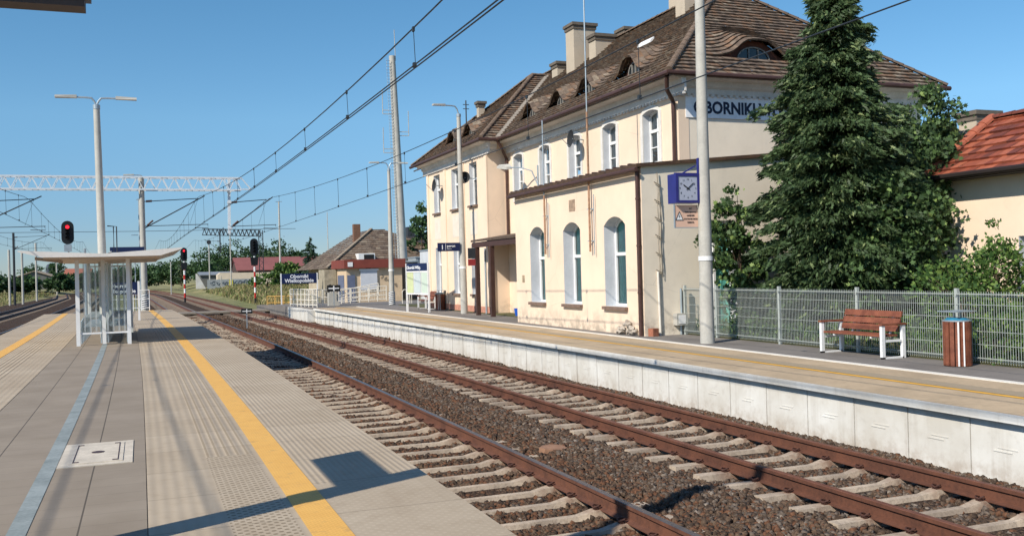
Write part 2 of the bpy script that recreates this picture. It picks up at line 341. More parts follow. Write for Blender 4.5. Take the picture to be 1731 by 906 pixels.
# ------------------------------------------------------------------ ground and platforms
def sheet(name, x0, x1, y0, y1, ztop, mat, thick=.0, step=2.0, of=off, zf=None, parent=None, kind='structure'):
    "a flat strip following the curve of the line, with UV = (offset from line, distance)"
    n = max(1, int((y1 - y0) / step)); ys = np.linspace(y0, y1, n + 1)
    mb = MB(); vs_ = []
    for y in ys:
        o = of(y); z = ztop if zf is None else zf(y)
        vs_.append(((x0 + o, y, z), (x1 + o, y, z), (x0, y), (x1, y)))
    uvs = []
    for a, b in zip(vs_, vs_[1:]):
        mb.face([a[0], a[1], b[1], b[0]]); uvs += [a[2], a[3], b[3], b[2]]
        if thick:
            for s in (0, 1):
                p, q = a[s], b[s]; mb.face([p, q, (q[0], q[1], q[2] - thick), (p[0], p[1], p[2] - thick)]); uvs += [a[2 + s], b[2 + s], b[2 + s], a[2 + s]]
    for e in (vs_[0], vs_[-1]):
        if thick: mb.face([e[0], e[1], (e[1][0], e[1][1], e[1][2] - thick), (e[0][0], e[0][1], e[0][2] - thick)]); uvs += [e[2], e[3], e[3], e[2]]
    ob = mb.build(name, mat, parent, kind=kind)
    ul = ob.data.uv_layers.new(name='UVMap'); ul.data.foreach_set('uv', np.array(uvs, dtype=float).ravel())
    return ob
def gmat():
    g = G('meadow'); n = g.noise(.15, 6, .6); n2 = g.noise(2.5, 5, .7)
    c = g.mix(g.ramp(n, .35, .65), hexc('#70703f'), hexc('#9d8f68')); c = g.mix(g.ramp(n2, .35, .7, 0, .6), c, hexc('#4c5a2c')); g.base(c); g.rough(.95)
    g.bump(n2, 1, .15); return g.m
MT['meadow'] = gmat()
def gz(x, y):
    base = -1.12
    if x > 9: base += np.interp(y, [60, 85, 160, 300], [0, .1, 1.0, 1.3]) * min(1, (x - 9) / 5)
    if x < -12: base += np.interp(y, [60, 130, 300], [0, .35, 1.3]) * min(1, (-12 - x) / 6)
    return base
mb = MB(); xs = [-1500, -300, -120, -60, -40, -30, -24, -18, -15, -12, -9, -6, -3, 0, 3, 6, 9, 11, 14, 18, 24, 30, 40, 60, 120, 300, 1500]
ys = [-60, -10, 5, 20, 40, 60, 70, 85, 100, 120, 140, 160, 200, 250, 300, 500, 1000, 2500]
for i in range(len(xs) - 1):
    for j in range(len(ys) - 1):
        a, b, c_, d = xs[i], xs[i + 1], ys[j], ys[j + 1]
        mb.face([(a, c_, gz(a, c_)), (b, c_, gz(b, c_)), (b, d, gz(b, d)), (a, d, gz(a, d))])
mb.build('ground', MT['meadow'], kind='structure', origin=(0, 0, 0))
# ballast beds
sheet('ballast_bed', 1.9, 9.25, -4, 260, ZB - .05, MT['bed'])
sheet('ballast_bed', -14.2, -3.7, -4, 260, ZB - .02, MT['bed'], of=offL)
# island platform
PE = 52.0
sheet('platform', -3.80, 2.02, -3, PE - .03, -.03, MT['conc'], thick=1.1)
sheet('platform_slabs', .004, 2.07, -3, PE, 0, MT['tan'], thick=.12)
sheet('platform_paving', -1.676, -.002, -3, PE, 0, MT['paver'], thick=.028)
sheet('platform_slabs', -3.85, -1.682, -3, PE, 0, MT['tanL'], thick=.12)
sheet('yellow_line', .94, 1.18, -3, PE - .01, .005, MT['yellow'])
sheet('yellow_line', -3.02, -2.76, -3, PE - .01, .005, MT['yellow'])
sheet('drain_channel', -.84, -.72, -3, 26, .004, MT['drain'])
for y in np.arange(-.6, 26, 1.3):
    pass
# manhole
mh = thing('manhole_cover', (-.43, 9.6, 0), 'pale square concrete manhole cover set in the grey platform paving', 'manhole')
pale = M('pale_concrete', hexc('#c6bba9'), .85, .15, 5, bump=.2)
MB().box((-.715, 9.0, -.02), (-.11, 10.22, .008)).build('frame', pale, mh)
MB().box((-.63, 9.1, .0), (-.19, 10.12, .014)).build('lid', pale, mh)
m = MB(); m.box((-.6, 9.14, .012), (-.592, 10.08, .017)).box((-.235, 9.14, .012), (-.227, 10.08, .017)).box((-.6, 9.14, .012), (-.55, 9.17, .018)).box((-.6, 10.05, .012), (-.55, 10.08, .018)).box((-.277, 9.14, .012), (-.227, 9.17, .018)).box((-.277, 10.05, .012), (-.227, 10.08, .018))
m.build('seam', MT['brown'], mh)
MB().disc((-.41, 9.62, .015), (0, 0, 1), .055, .006, 16).build('lifting_hole', MT['brown'], mh)
# station platform (platform 1)
E1 = 51.2
sheet('station_platform', 9.3, 17.0, 3, E1, Z1 - .03, MT['conc'], thick=1.2)
sheet('platform_coping', 9.13, 9.16, 3, E1, Z1, MT['white_conc'], thick=.10)
tan2 = M('platform_tan', hexc('#b29d80'), .85, .16, 1.2, bump=.25, bscale=70)
sheet('platform_slabs', 9.163, 11.43, 3, E1, Z1, tan2, thick=.03)
g = G('tactile_ridges'); (u, v, _), uv = uvsock(g); rr = lines(g, g.math('ADD', v, u), .16, .07); g.base(g.mix(rr, hexc('#a3937b'), hexc('#84765f'))); g.rough(.85); g.bump(rr, .6, .006)
sheet('tactile_strip', 10.42, 10.78, 3, E1, Z1 + .004, g.m)
sheet('yellow_line', 10.27, 10.38, 3, E1, Z1 + .005, M('yellow_paint', hexc('#dba53c'), .7, .12, 5))
sheet('white_kerb', 11.434, 11.58, 3, E1, Z1 + .012, MT['stripe'], thick=.04)
sheet('platform_paving', 11.584, 17.0, 3, E1, Z1, MT['grey_tile'], thick=.03)
# end of the station platform: approach paving and crossing
sheet('platform_paving', 9.3, 22, E1, 75, -.2, MT['grey_tile'], thick=.8, zf=lambda y: float(np.interp(y, [51, 56, 75], [-.2, -.22, -.6])))
sheet('crossing_panel', 2.6, 9.6, 68, 70.5, ZR - .01, M('crossing_concrete', hexc('#8d8272'), .9, .25, 1.5), thick=.1)
# soil behind the fence
soil = M('garden_soil', hexc('#5a5536'), .95, .4, 3, c2=hexc('#3d4424'), bump=.8, bscale=20)
MB().box((13.12, 3, -1.0), (30, 51, -.155)).build('garden_soil', soil, kind='structure')
# wall of the station platform
wl = thing('platform_wall', (9.24, 27, ZB), 'long white concrete retaining wall of the station platform beside the rusty track', 'wall')
pn = MB().box((9.24, 0, -1.25), (9.32, .985, Z1 - .1)).build('wall_panel', MT['white_conc'], wl)
pn.data.transform(Matrix.Translation((0, 27, 0)))
mb = MB().box((9.235, .33, -.62), (9.245, .60, -.605)).box((9.233, .4, -.66), (9.245, .66, -.645))
tabo = mb.build('casting_mark', MT['white_conc'], pn); tabo.data.transform(Matrix.Translation((0, 27, 0)))
pn.location = (0, 3.7 - 27, 0)
k = 0
y = 4.7
while y < 51:
    c = dup(pn, parent=wl); c.location = (off(y + .5), y - 27 , 0); c.rotation_euler = (0, 0, 0); y += 1.0

# ------------------------------------------------------------------ tracks
RP = [(-.0725, -.172), (.0725, -.172), (.0725, -.16), (.012, -.145), (.009, -.05), (.036, -.04), (.036, -.004), (.030, 0), (-.030, 0), (-.036, -.004), (-.036, -.04), (-.009, -.05), (-.012, -.145), (-.0725, -.16)]
def sleeper_mb():
    mb = MB(); P = [(-1.25, .004, .24, .15), (-.86, 0.004, .25, .135), (-.62, 0.004, .25, .13), (-.42, -.035, .2, .09), (.42, -.035, .2, .09), (.62, .004, .25, .13), (.86, .004, .25, .135), (1.25, .004, .24, .15)]
    rings = []
    for x, zt, wb, wt in P:
        i = len(mb.v); zb = -.2; mb.v += [(x, -wb / 2, zb), (x, -wt / 2, zt), (x, wt / 2, zt), (x, wb / 2, zb)]; rings.append(i)
    for a, b in zip(rings, rings[1:]):
        for j in range(3): mb.f.append((a + j, a + j + 1, b + j + 1, b + j)); mb.mi.append(0)
    for r in (rings[0], rings[-1]): mb.f.append((r, r + 1, r + 2, r + 3)); mb.mi.append(0)
    return mb
def clip_mb():
    mb = MB(); p = [(.02, -.05, .03), (.075, -.045, .045), (.11, -.02, .04), (.11, .02, .03), (.06, .04, .05), (.03, .02, .045), (.06, -.005, .03)]
    mb.tube(p, .0095, 6); mb.box((.06, -.03, -.01), (.10, .03, .03)); return mb
def make_track(xc, y0, y1, label, rm, tm, of, nclip, first=0.0, skip=None):
    t = thing('railway_track', (xc, 10, ZB), label, 'railway track', 'railway tracks')
    L0 = wloc(t)
    ys_ = list(np.linspace(y0, y1, int((y1 - y0) / 2.5)))
    for s in (-1, 1):
        mb = MB(); prof = RP
        mb.extr(prof, [(xc + s * .7535 + of(y), y, ZR) for y in ys_])
        n = len(RP)
        for i, f in enumerate(mb.f[:-2]):
            if i % n in (6, 7, 8): mb.mi[i] = 1
        r = mb.build('rail', [rm, tm], t)
    sm = sleeper_mb().build('sleeper', MT['sleeper'] if nclip else MT['sleeper_far'], None, origin=(0, 0, 0)); sm.parent = t
    cl = clip_mb(); ck = []
    for s, m in ((-1, -1), (-1, 1), (1, -1), (1, 1)):
        c = MB(); c.v = [(s * .7535 + m * (.03 + x), y * m, z) for x, y, z in cl.v]; c.f = cl.f; c.mi = cl.mi
        o = c.build('rail_clip', MT['clip'], None, origin=(0, 0, 0)); o.parent = sm; ck.append(o)
    ys2 = list(np.arange(y0 + first, y1, .6)); vis = [y for y in ys2 if y > 4.5][:100]
    proto_used = False
    for i, y in enumerate(vis):
        loc = Vector((xc + of(y) + random.uniform(-.01, .01), y, ZS)) - L0
        if not proto_used: sm.location = loc; proto_used = True; continue
        s2 = sm.copy(); col.objects.link(s2); s2.location = loc; s2.rotation_euler = (0, 0, random.uniform(-.008, .008) - (of(y + 5) - of(y)) / 5)
        if i < nclip:
            for o in ck: c = o.copy(); col.objects.link(c); c.parent = s2
    rest = [y for y in ys2 if y > vis[-1] + .1]
    if rest:
        mb = MB(); base = sleeper_mb()
        for y in rest:
            i = len(mb.v); mb.v += [(a + xc + of(y), b + y, c + ZS) for a, b, c in base.v]; mb.f += [tuple(i + k for k in f) for f in base.f]; mb.mi += base.mi
        mb.build('sleepers', MT['sleeper_far'], t, kind='stuff')
    return t
T1 = make_track(3.72, -3, 230, 'railway track with shiny worn rail heads beside the island platform edge', MT['rust2'], MT['railtop'], off, 45)
T2 = make_track(7.43, -3, 230, 'orange rusty railway track below the white station platform wall', MT['rust'], MT['railtop_r'], off, 45, .3)
T3 = make_track(-5.45, 5, 230, 'railway track running along the left edge of the island platform', MT['rust2'], MT['railtop'], offL, 0)
T4 = make_track(-9.75, 5, 230, 'outermost railway track on the far left beside the meadow', MT['rust2'], MT['railtop'], offL, 0)

# ------------------------------------------------------------------ ballast stones
stone_m = [M('stone_%s' % n, hexc(c), .95, .4, 25, bump=.3, bscale=80, spec=.15) for n, c in (('brown', '#655344'), ('grey', '#6d6156'), ('rust', '#6c4d3a'), ('dark', '#4c3f35'), ('pale', '#8b7f72'))]
_b = [(-1, -1, -1), (1, -1, -1), (1, 1, -1), (-1, 1, -1), (-1, -1, 1), (1, -1, 1), (1, 1, 1), (-1, 1, 1)]
def stones(name, regions, label=None, probs=(.38, .26, .16, .17, .03)):
    V = []; F = []; MI = []; base = np.array(_b, float)
    faces = np.array([(0, 3, 2, 1), (4, 5, 6, 7), (0, 1, 5, 4), (1, 2, 6, 5), (2, 3, 7, 6), (3, 0, 4, 7)])
    i0 = 0
    for (pts, s0, s1) in regions:
        n = len(pts); b = base[None] * np.random.uniform(.55, 1.1, (n, 8, 3)); sz = np.random.uniform(s0, s1, (n, 1, 1)) * np.random.uniform(.7, 1.25, (n, 1, 3))
        b = b * sz
        a1, a2, a3 = [np.random.uniform(0, 6.283, n) for _ in range(3)]
        def rot(b, a, i, j):
            c, s = np.cos(a)[:, None], np.sin(a)[:, None]; x, y = b[..., i].copy(), b[..., j].copy(); b[..., i] = x * c - y * s; b[..., j] = x * s + y * c; return b
        b = rot(b, a1, 0, 1); b = rot(b, a2, 1, 2); b = rot(b, a3, 0, 2)
        b = b + pts[:, None, :]
        V.append(b.reshape(-1, 3)); F.append((faces[None] + (np.arange(n) * 8 + i0)[:, None, None]).reshape(-1, 4)); i0 += n * 8
        ch = np.random.choice(5, n, p=probs); xx = pts[:, 0] - np.interp(pts[:, 1], _oy, _ox); t1 = (np.abs(xx - 3.9) < 1.35) & (np.random.uniform(0, 1, n) < .85)
        ch = np.where(t1, np.random.choice(np.array([0, 2, 3]), n), ch); MI.append(np.repeat(ch, 6))
    V = np.concatenate(V); F = np.concatenate(F); MI = np.concatenate(MI)
    me = bpy.data.meshes.new(name); me.vertices.add(len(V)); me.vertices.foreach_set('co', V.ravel()); me.loops.add(F.size); me.loops.foreach_set('vertex_index', F.ravel().astype(np.int32))
    me.polygons.add(len(F)); me.polygons.foreach_set('loop_start', np.arange(0, F.size, 4, dtype=np.int32)); 
    for m_ in stone_m: me.materials.append(m_)
    me.polygons.foreach_set('material_index', MI.astype(np.int32)); me.update(calc_edges=True); me.validate()
    ob = bpy.data.objects.new(name, me); col.objects.link(ob); ob['kind'] = 'stuff'
    if label: ob['label'] = label
    return ob
def scatter(xa, xb, ya, yb, dens, smin=.018, smax=.034, lift=0.0):
    n = int((xb - xa) * (yb - ya) * dens); x = np.random.uniform(xa, xb, n); y = np.random.uniform(ya, yb, n)
    # distance from nearest track centre shapes the surface; keep stones off rails and sleeper tops
    z = np.full(n, ZB)
    keep = np.ones(n, bool)
    for xc, first in ((3.72, -3.0), (7.43, -2.7)):
        d = np.abs(x - xc)
        keep &= ~(np.abs(d - .7535) < .10)
        fy = (y - first + .3) % .6 - .3
        onsl = (np.abs(fy) < (.13 if xc > 5 else .1)) & (d < (1.26 if xc > 5 else .95) + .0)
        if xc > 5: onsl &= ~((x - xc) > .95)
        edge = (np.abs(fy) < .13) & (d < 1.27) & ~onsl
        # low middle: stones lie in cribs
        drop = np.where(onsl, np.random.uniform(0, 1, n) > .012, False)
        keep &= ~drop
        z = np.where((d < 1.3), ZB - .03 + np.where(d < .55, -.03, 0) + np.where((d > .95) & ((x - xc > 0) | (xc < 5)), .05, 0), z)
    mid = (x > 5.05) & (x < 6.15)
    z = z + np.where(mid, .02 * np.sin((x - 5.05) / 1.1 * np.pi), 0)
    z = z - np.where(x > 8.7, (x - 8.7) * .08, 0)
    z = z + .012 * np.sin(x * 3.1 + y * 1.7) + .01 * np.sin(y * 4.3 + x) + np.random.uniform(-.018, .014, n) + lift
    x = x + np.interp(y, _oy, _ox)
    p = np.stack([x, y, z], 1)[keep]; return (p, smin, smax)
regs = [scatter(2.1, 9.2, 4.6, 12, 1050, .015, .034), scatter(2.1, 9.2, 12, 20, 800, .018, .035), scatter(2.1, 9.2, 20, 34, 330, .026, .042), scatter(2.1, 9.2, 34, 66, 110, .035, .055)]
stones('ballast_stones', regs)
s = thing('boulder', (5.3, 12.2, ZB + .03), 'large flat pinkish stone lying on the ballast between the two tracks', 'stone')
mb = MB(); mb.disc((5.3, 12.2, ZB + .035), (0.05, -.08, 1), .2, .09, 9); ob = mb.build('stone', M('pink_stone', hexc('#947058'), .9, .2, 8, bump=.3), s)
for v in ob.data.vertices: v.co.x *= random.uniform(.85, 1.1); v.co.y *= random.uniform(.6, .8)
# ------------------------------------------------------------------ walls with openings
def arch_pts(ua, ub, zs, rise, n=8):
    "points of a segmental arch from (ua, zs) to (ub, zs)"
    if rise <= 0: return [(ua, zs), (ub, zs)]
    w_ = (ub - ua) / 2; R = (w_ * w_ + rise * rise) / (2 * rise); cu = (ua + ub) / 2; cz = zs + rise - R; a0 = math.asin(w_ / R)
    return [(cu + R * math.sin(-a0 + 2 * a0 * k / n), cz + R * math.cos(-a0 + 2 * a0 * k / n)) for k in range(n + 1)]
def wall_open(P, u0, u1, z0, z1, ops, depth, mat, rmat, parent, name='wall', rname='reveal', topf=None):
    "P(u, z, d) -> point. ops: (ua, ub, za, zs, rise); topf(u) optional sloping top"
    mb = MB(); T = topf or (lambda u: z1); cols = sorted(set([u0, u1] + [o[0] for o in ops] + [o[1] for o in ops]))
    for a, b in zip(cols, cols[1:]):
        inside = sorted([o for o in ops if o[0] <= a + 1e-6 and o[1] >= b - 1e-6], key=lambda o: o[2])
        z = z0
        for (ua, ub, za, zs, rise) in inside:
            if za > z + 1e-6: mb.face([P(a, z, 0), P(b, z, 0), P(b, za, 0), P(a, za, 0)])
            z = zs + rise
            if rise > 0:
                ap = arch_pts(ua, ub, zs, rise)
                for p, q in zip(ap, ap[1:]): mb.face([P(p[0], p[1], 0), P(q[0], q[1], 0), P(q[0], z + .01, 0), P(p[0], z + .01, 0)])
                z += .01
        if T(a) > z or T(b) > z: mb.face([P(a, z, 0), P(b, z, 0), P(b, T(b), 0), P(a, T(a), 0)])
    w_ = mb.build(name, mat, parent)
    if ops:
        for (ua, ub, za, zs, rise) in ops:
            rb = MB(); ap = arch_pts(ua, ub, zs, rise)
            loop = [(ua, za)] + ap + [(ub, za)]
            for p, q in zip(loop, loop[1:] + loop[:1]): rb.face([P(p[0], p[1], 0), P(q[0], q[1], 0), P(q[0], q[1], depth + .05), P(p[0], p[1], depth + .05)])
            rb.build(rname, rmat, parent)
    return w_
def frame_bar(mb, P, ua, ub, za, zb, d0, d1, mi=0):
    mb.hexa([P(ua, za, d0), P(ub, za, d0), P(ub, za, d1), P(ua, za, d1), P(ua, zb, d0), P(ub, zb, d0), P(ub, zb, d1), P(ua, zb, d1)], mi)
def window(P, op, depth, parent, curtain=None, mull=True, transom=.62, sill=None, fm=None, bars=True, tilt=False, fw=.06):
    ua, ub, za, zs, rise = op; fm = fm or MT['white']; mb = MB(); d0, d1 = depth - .03, depth + .04; um = (ua + ub) / 2; zt = za + (zs + rise - za) * transom
    frame_bar(mb, P, ua, ua + fw, za, zs, d0, d1); frame_bar(mb, P, ub - fw, ub, za, zs, d0, d1); frame_bar(mb, P, ua + fw, ub - fw, za, za + fw, d0, d1)
    ap = arch_pts(ua, ub, zs, rise) if rise > 0 else [(ua, zs), (ub, zs)]
    if rise > 0:
        ai = arch_pts(ua + fw * .6, ub - fw * .6, zs - fw * .9, rise)
        for k in range(len(ap) - 1):
            mb.hexa([P(*ai[k], d0), P(*ai[k + 1], d0), P(*ai[k + 1], d1), P(*ai[k], d1), P(*ap[k], d0), P(*ap[k + 1], d0), P(*ap[k + 1], d1), P(*ap[k], d1)])
    else: frame_bar(mb, P, ua + fw, ub - fw, zs - fw, zs, d0, d1)
    if bars:
        frame_bar(mb, P, ua + fw, ub - fw, zt - .045, zt + .045, d0 - .02, d1)
        if mull: frame_bar(mb, P, um - .035, um + .035, za + fw, zt - .045, d0, d1); frame_bar(mb, P, um - .03, um + .03, zt + .045, zs + rise - fw * .9, d0 + .005, d1)
        if mull == 2:
            frame_bar(mb, P, ua + fw, um - .035, (za + zt) / 2 - .015, (za + zt) / 2 + .015, d0 + .005, d1); frame_bar(mb, P, um + .035, ub - fw, (za + zt) / 2 - .015, (za + zt) / 2 + .015, d0 + .005, d1)
    f = mb.build('window', fm, parent)
    pb = MB(); pb.face([P(ua, za, depth + .02)] + [P(*q, depth + .02) for q in ap] + [P(ub, za, depth + .02)]); pb.build('pane', MT['glass'], f)
    bb = MB(); dd = depth + .07
    if curtain is not None:
        n = 14
        cs = [(ua + (ub - ua) * k / n, dd + .02 * math.sin(k * 2.3)) for k in range(n + 1)]
        lo = za if curtain[1] is None else curtain[1]
        for p, q in zip(cs, cs[1:]): bb.face([P(p[0], lo, p[1]), P(q[0], lo, q[1]), P(q[0], zs + rise, q[1]), P(p[0], zs + rise, p[1])])
        bb.build('curtain', curtain[0], f)
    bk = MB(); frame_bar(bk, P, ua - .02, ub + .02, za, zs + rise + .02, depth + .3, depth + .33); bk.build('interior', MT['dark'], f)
    if sill:
        sb = MB(); frame_bar(sb, P, ua - .06, ub + .06, za - .09, za - .005, -.10, depth - .03); sb.build('sill', sill, f)
    return f

# ------------------------------------------------------------------ tiled roof planes
def tiled(name, poly, mats, parent, course=.2, tw=.18, lift=.05, bump=None, eave=None, probs=None, jit=.008):
    """poly: convex roof plane (world), first two points are the eave (left, right seen from outside)."""
    P = [Vector(p) for p in poly]; e = (P[1] - P[0]).normalized(); nrm = (P[1] - P[0]).cross(P[-1] - P[0]).normalized()
    if nrm.z < 0: nrm = -nrm
    up = nrm.cross(e)
    if up.z < 0: up = -up
    O = P[0]; Q = [((p - O).dot(e), (p - O).dot(up)) for p in P]
    smax = max(q[1] for q in Q); umin = min(q[0] for q in Q); umax = max(q[0] for q in Q)
    area = sum(Q[i][0] * Q[(i + 1) % len(Q)][1] - Q[(i + 1) % len(Q)][0] * Q[i][1] for i in range(len(Q)))
    if area < 0: Qc = Q[::-1]
    else: Qc = Q
    def clip(pts):
        for i in range(len(Qc)):
            (ax, ay), (bx, by) = Qc[i], Qc[(i + 1) % len(Qc)]; out = []
            for k in range(len(pts)):
                p, q = pts[k], pts[(k + 1) % len(pts)]
                dp = (bx - ax) * (p[1] - ay) - (by - ay) * (p[0] - ax); dq = (bx - ax) * (q[1] - ay) - (by - ay) * (q[0] - ax)
                if dp >= -1e-9: out.append(p)
                if (dp > 0) != (dq > 0) and abs(dp - dq) > 1e-12:
                    t = dp / (dp - dq); out.append((p[0] + (q[0] - p[0]) * t, p[1] + (q[1] - p[1]) * t))
            pts = out
            if len(pts) < 3: return []
        return pts
    mb = MB(); B = bump or (lambda u, s: 0.0)
    nc = int(math.ceil(smax / course)); probs = probs or [1] * len(mats)
    def W(u, s, h, sb): return O + e * u + up * s + nrm * h + Vector((0, 0, B(u, sb)))
    for c in range(nc):
        s0, s1 = c * course, (c + 1) * course
        u = umin - (tw / 2 if c % 2 else 0)
        while u < umax:
            cl = clip([(u, s0), (u + tw, s0), (u + tw, s1), (u, s1)])
            if len(cl) >= 3 and all(u - .01 < q[0] < u + tw + .01 and s0 - .01 < q[1] < s1 + .01 for q in cl):
                j = random.uniform(-jit, jit); mi = random.choices(range(len(mats)), probs)[0]; cu = u + tw / 2
                pts = []
                for (a, b) in cl:
                    t = (b - s0) / course; arch = .006 * math.cos((a - cu) / tw * math.pi)
                    sb = min(max(b, s0 + 1e-4), s1 - 1e-4)
                    pts.append(W(a, b, lift * (1 - t) + arch + j, sb))
                mb.face(pts, mi)
                lo = sorted([q for q in cl if q[1] < s0 + 1e-6])
                if len(lo) >= 2:
                    a, b = lo[0][0], lo[-1][0]; sb = s0 + 1e-4
                    bl = s0 - 1e-4 if c > 0 else sb
                    mb.face([W(a, s0, lift + j, sb), W(b, s0, lift + j, sb), W(b, s0, -.012 + j, sb), W(a, s0, -.012 + j, sb)], mi)
            u += tw
    return mb.build(name, mats, parent)
def eyebrow(u0, s0, wd, ht, run):
    def f(u, s):
        if s < s0: return 0.0
        x = (u - u0) / wd
        if abs(x) > 2.2: return 0.0
        b = 1 / (1 + abs(x / .82) ** 4.2); t = (s - s0) / run
        if t > 1: return 0.0
        return ht * b * (1 - t * t * (3 - 2 * t))
    return f
def ridge_tiles(name, a, b, mat, parent, r=.1, step=.36):
    a, b = Vector(a), Vector(b); n = int((b - a).length / step); mb = MB(); d = (b - a).normalized(); x = d.cross(Vector((0, 0, 1))).normalized(); up = x.cross(d)
    for k in range(n):
        p0 = a + (b - a) * k / n; p1 = a + (b - a) * (k + 1.08) / n; ra, rb = r * 1.12, r * .95
        i = len(mb.v)
        for (p, rr) in ((p0, ra), (p1, rb)):
            for j in range(7):
                t = math.pi * j / 6; mb.v.append(tuple(p + x * math.cos(t) * rr + up * (math.sin(t) * rr * .8 + random.uniform(0, .004))))
        for j in range(6): mb.f.append((i + j, i + j + 1, i + 8 + j, i + 7 + j)); mb.mi.append(0)
        mb.f.append(tuple(i + j for j in range(7))); mb.mi.append(0)
    return mb.build(name, mat, parent)

# ------------------------------------------------------------------ station building
SB = thing('station_building', (18.4, 33, Z1), 'cream two storey railway station building with brown tiled roof and flat roofed front extension', 'station building')
XE, YE0, YE1 = 11.95, 21.45, 30.2          # extension front, near end, far end
XM, YM0, YM1 = 14.05, 23.0, 48.0           # main facade, near end wall
XW, YW0, YW1 = 13.2, 36.4, 45.25           # projecting left wing
XR = 22.75; EZ = 6.75; RX = 18.4; RZ = 10.95
PEf = lambda u, z, d: (XE + d, u, z)
PEe = lambda u, z, d: (u, YE0 + d, z)
PM = lambda u, z, d: (XM + d, u, z)
PMe = lambda u, z, d: (u, YM0 + d, z)
PW = lambda u, z, d: (XW + d, u, z)
# extension
eops = [(22.38, 23.62, .53, 2.72, .24), (25.15, 26.35, .53, 2.72, .24), (27.82, 29.0, .53, 2.72, .24)]
wall_open(PEf, YE0, YE1, Z1 - .2, 4.12, eops, .36, MT['cream'], MT['reveal'], SB)
dops = [(13.62, 14.75, -.19, 2.75, .0)]
wall_open(PEe, XE, 20.0, Z1 - .2, 4.2, dops, .2, MT['grey_wall'], MT['reveal'], SB, topf=lambda u: 4.14 + .085 * (u - XE))
MB().box((XE + .01, YE1, Z1 - .2), (XM, YE1 + .1, 4.1)).build('wall', MT['cream'], SB)
sillm = M('brown_sill', hexc('#7b6659'), .8, .2, 6)
for i, o in enumerate(eops): window(PEf, o, .36, SB, curtain=(MT['curtain'], None), mull=False, transom=.585, sill=sillm)
dw = window(PEe, dops[0], .2, SB, curtain=(MT['curtain'], None), mull=True, transom=.62, fm=MT['white']); dw['label'] = 'tall door with white frame half hidden by the sapling'
# extension roof: thin slab with edge trim, sloping up
mb = MB(); t = lambda x: 4.14 + .085 * (x - XE)
mb.hexa([(XE - .18, YE0 - .1, t(XE) - .02), (20.2, YE0 - .1, t(20.2) - .02), (20.2, YE1 + .15, t(20.2) - .02), (XE - .18, YE1 + .15, t(XE) - .02), (XE - .18, YE0 - .1, t(XE) + .07), (20.2, YE0 - .1, t(20.2) + .07), (20.2, YE1 + .15, t(20.2) + .07), (XE - .18, YE1 + .15, t(XE) + .07)])
mb.build('extension_roof', M('brown_flashing', hexc('#55402f'), .7, .3, 5, c2=hexc('#3b2c23')), SB)
mb = MB().tube([(XE - .2, YE0 - .12, 4.06), (XE - .2, YE1 + .15, 4.06)], .055, 8); mb.build('gutter', MT['brown'], SB)
mb = MB()
for y in np.arange(YE0 + .3, YE1, .42): mb.box((XE - .17, y, t(XE) + .07), (XE - .02, y + .1, t(XE) + .11))
mb.build('flashing_clips', MT['brown'], SB)
mb = MB().tube([(XE - .07, YE0 + .08, 4.05), (XE - .07, YE0 + .08, Z1)], .055, 10); 
for z in (.9, 2.1, 3.3): mb.tube([(XE - .07, YE0 + .08, z), (XE - .07, YE0 + .08, z + .05)], .066, 10)
mb.build('downpipe', MT['brown'], SB, smooth=False)
MB().box((XE - .06, 25.45, 3.28), (XE - .004, 25.86, 3.62)).build('plaster_patch', M('bare_plaster', hexc('#a8907a'), .9, .3, 9, bump=.5), SB).location.x += .05
# small vent hole
MB().box((XE - .008, 29.55, 1.16), (XE + .0, 29.75, 1.40)).build('vent', M('vent_plate', hexc('#a59379'), .8, .3, 9), SB)
# main facade
wy = [24.53, 27.17, 29.8, 32.42, 35.08]
mops = [(c - .47, c + .47, 4.62, 6.08, .09) for c in wy]
wall_open(PM, YM0, YM1, Z1 - .2, EZ, mops, .24, MT['cream'], MT['reveal'], SB)
MB().box((XM + .02, YM0 + .5, Z1), (XM + .04, YM0 + .6, 4)).build('lining', MT['dark'], SB)
for i, o in enumerate(mops):
    window(PM, o, .24, SB, curtain=(MT['lace'], 4.62 if i % 2 else 5.0), mull=2, transom=.62)
    # white trim round the opening
    mb = MB(); ua, ub, za, zs, rise = o; tw_ = .14; ao = arch_pts(ua - tw_, ub + tw_, zs, rise + .14); ai = arch_pts(ua, ub, zs, rise)
    frame_bar(mb, PM, ua - tw_, ua, 4.3, zs, -.035, .0); frame_bar(mb, PM, ub, ub + tw_, 4.3, zs, -.035, .0)
    for k in range(8): mb.hexa([PM(*ai[k], -.035), PM(*ai[k + 1], -.035), PM(*ai[k + 1], 0), PM(*ai[k], 0), PM(*ao[k], -.035), PM(*ao[k + 1], -.035), PM(*ao[k + 1], 0), PM(*ao[k], 0)])
    mb.build('window_trim', MT['trim'], SB)
# end wall with the painted name band
wall_open(PMe, XM, XR, Z1 - .2, EZ, [], .2, MT['grey_wall'], MT['reveal'], SB)
MB().box((XM - .012, YM0 - .012, 4), (XM + .32, YM0 - .002, EZ - .3)).build('corner_pilaster', MT['cream'], SB)
MB().box((XR - .02, YM0 + .05, Z1), (XR, YM1, EZ)).build('wall', MT['cream'], SB)
MB().box((XM + .05, YM1 - .02, Z1), (XR, YM1, EZ)).build('wall', MT['cream'], SB)
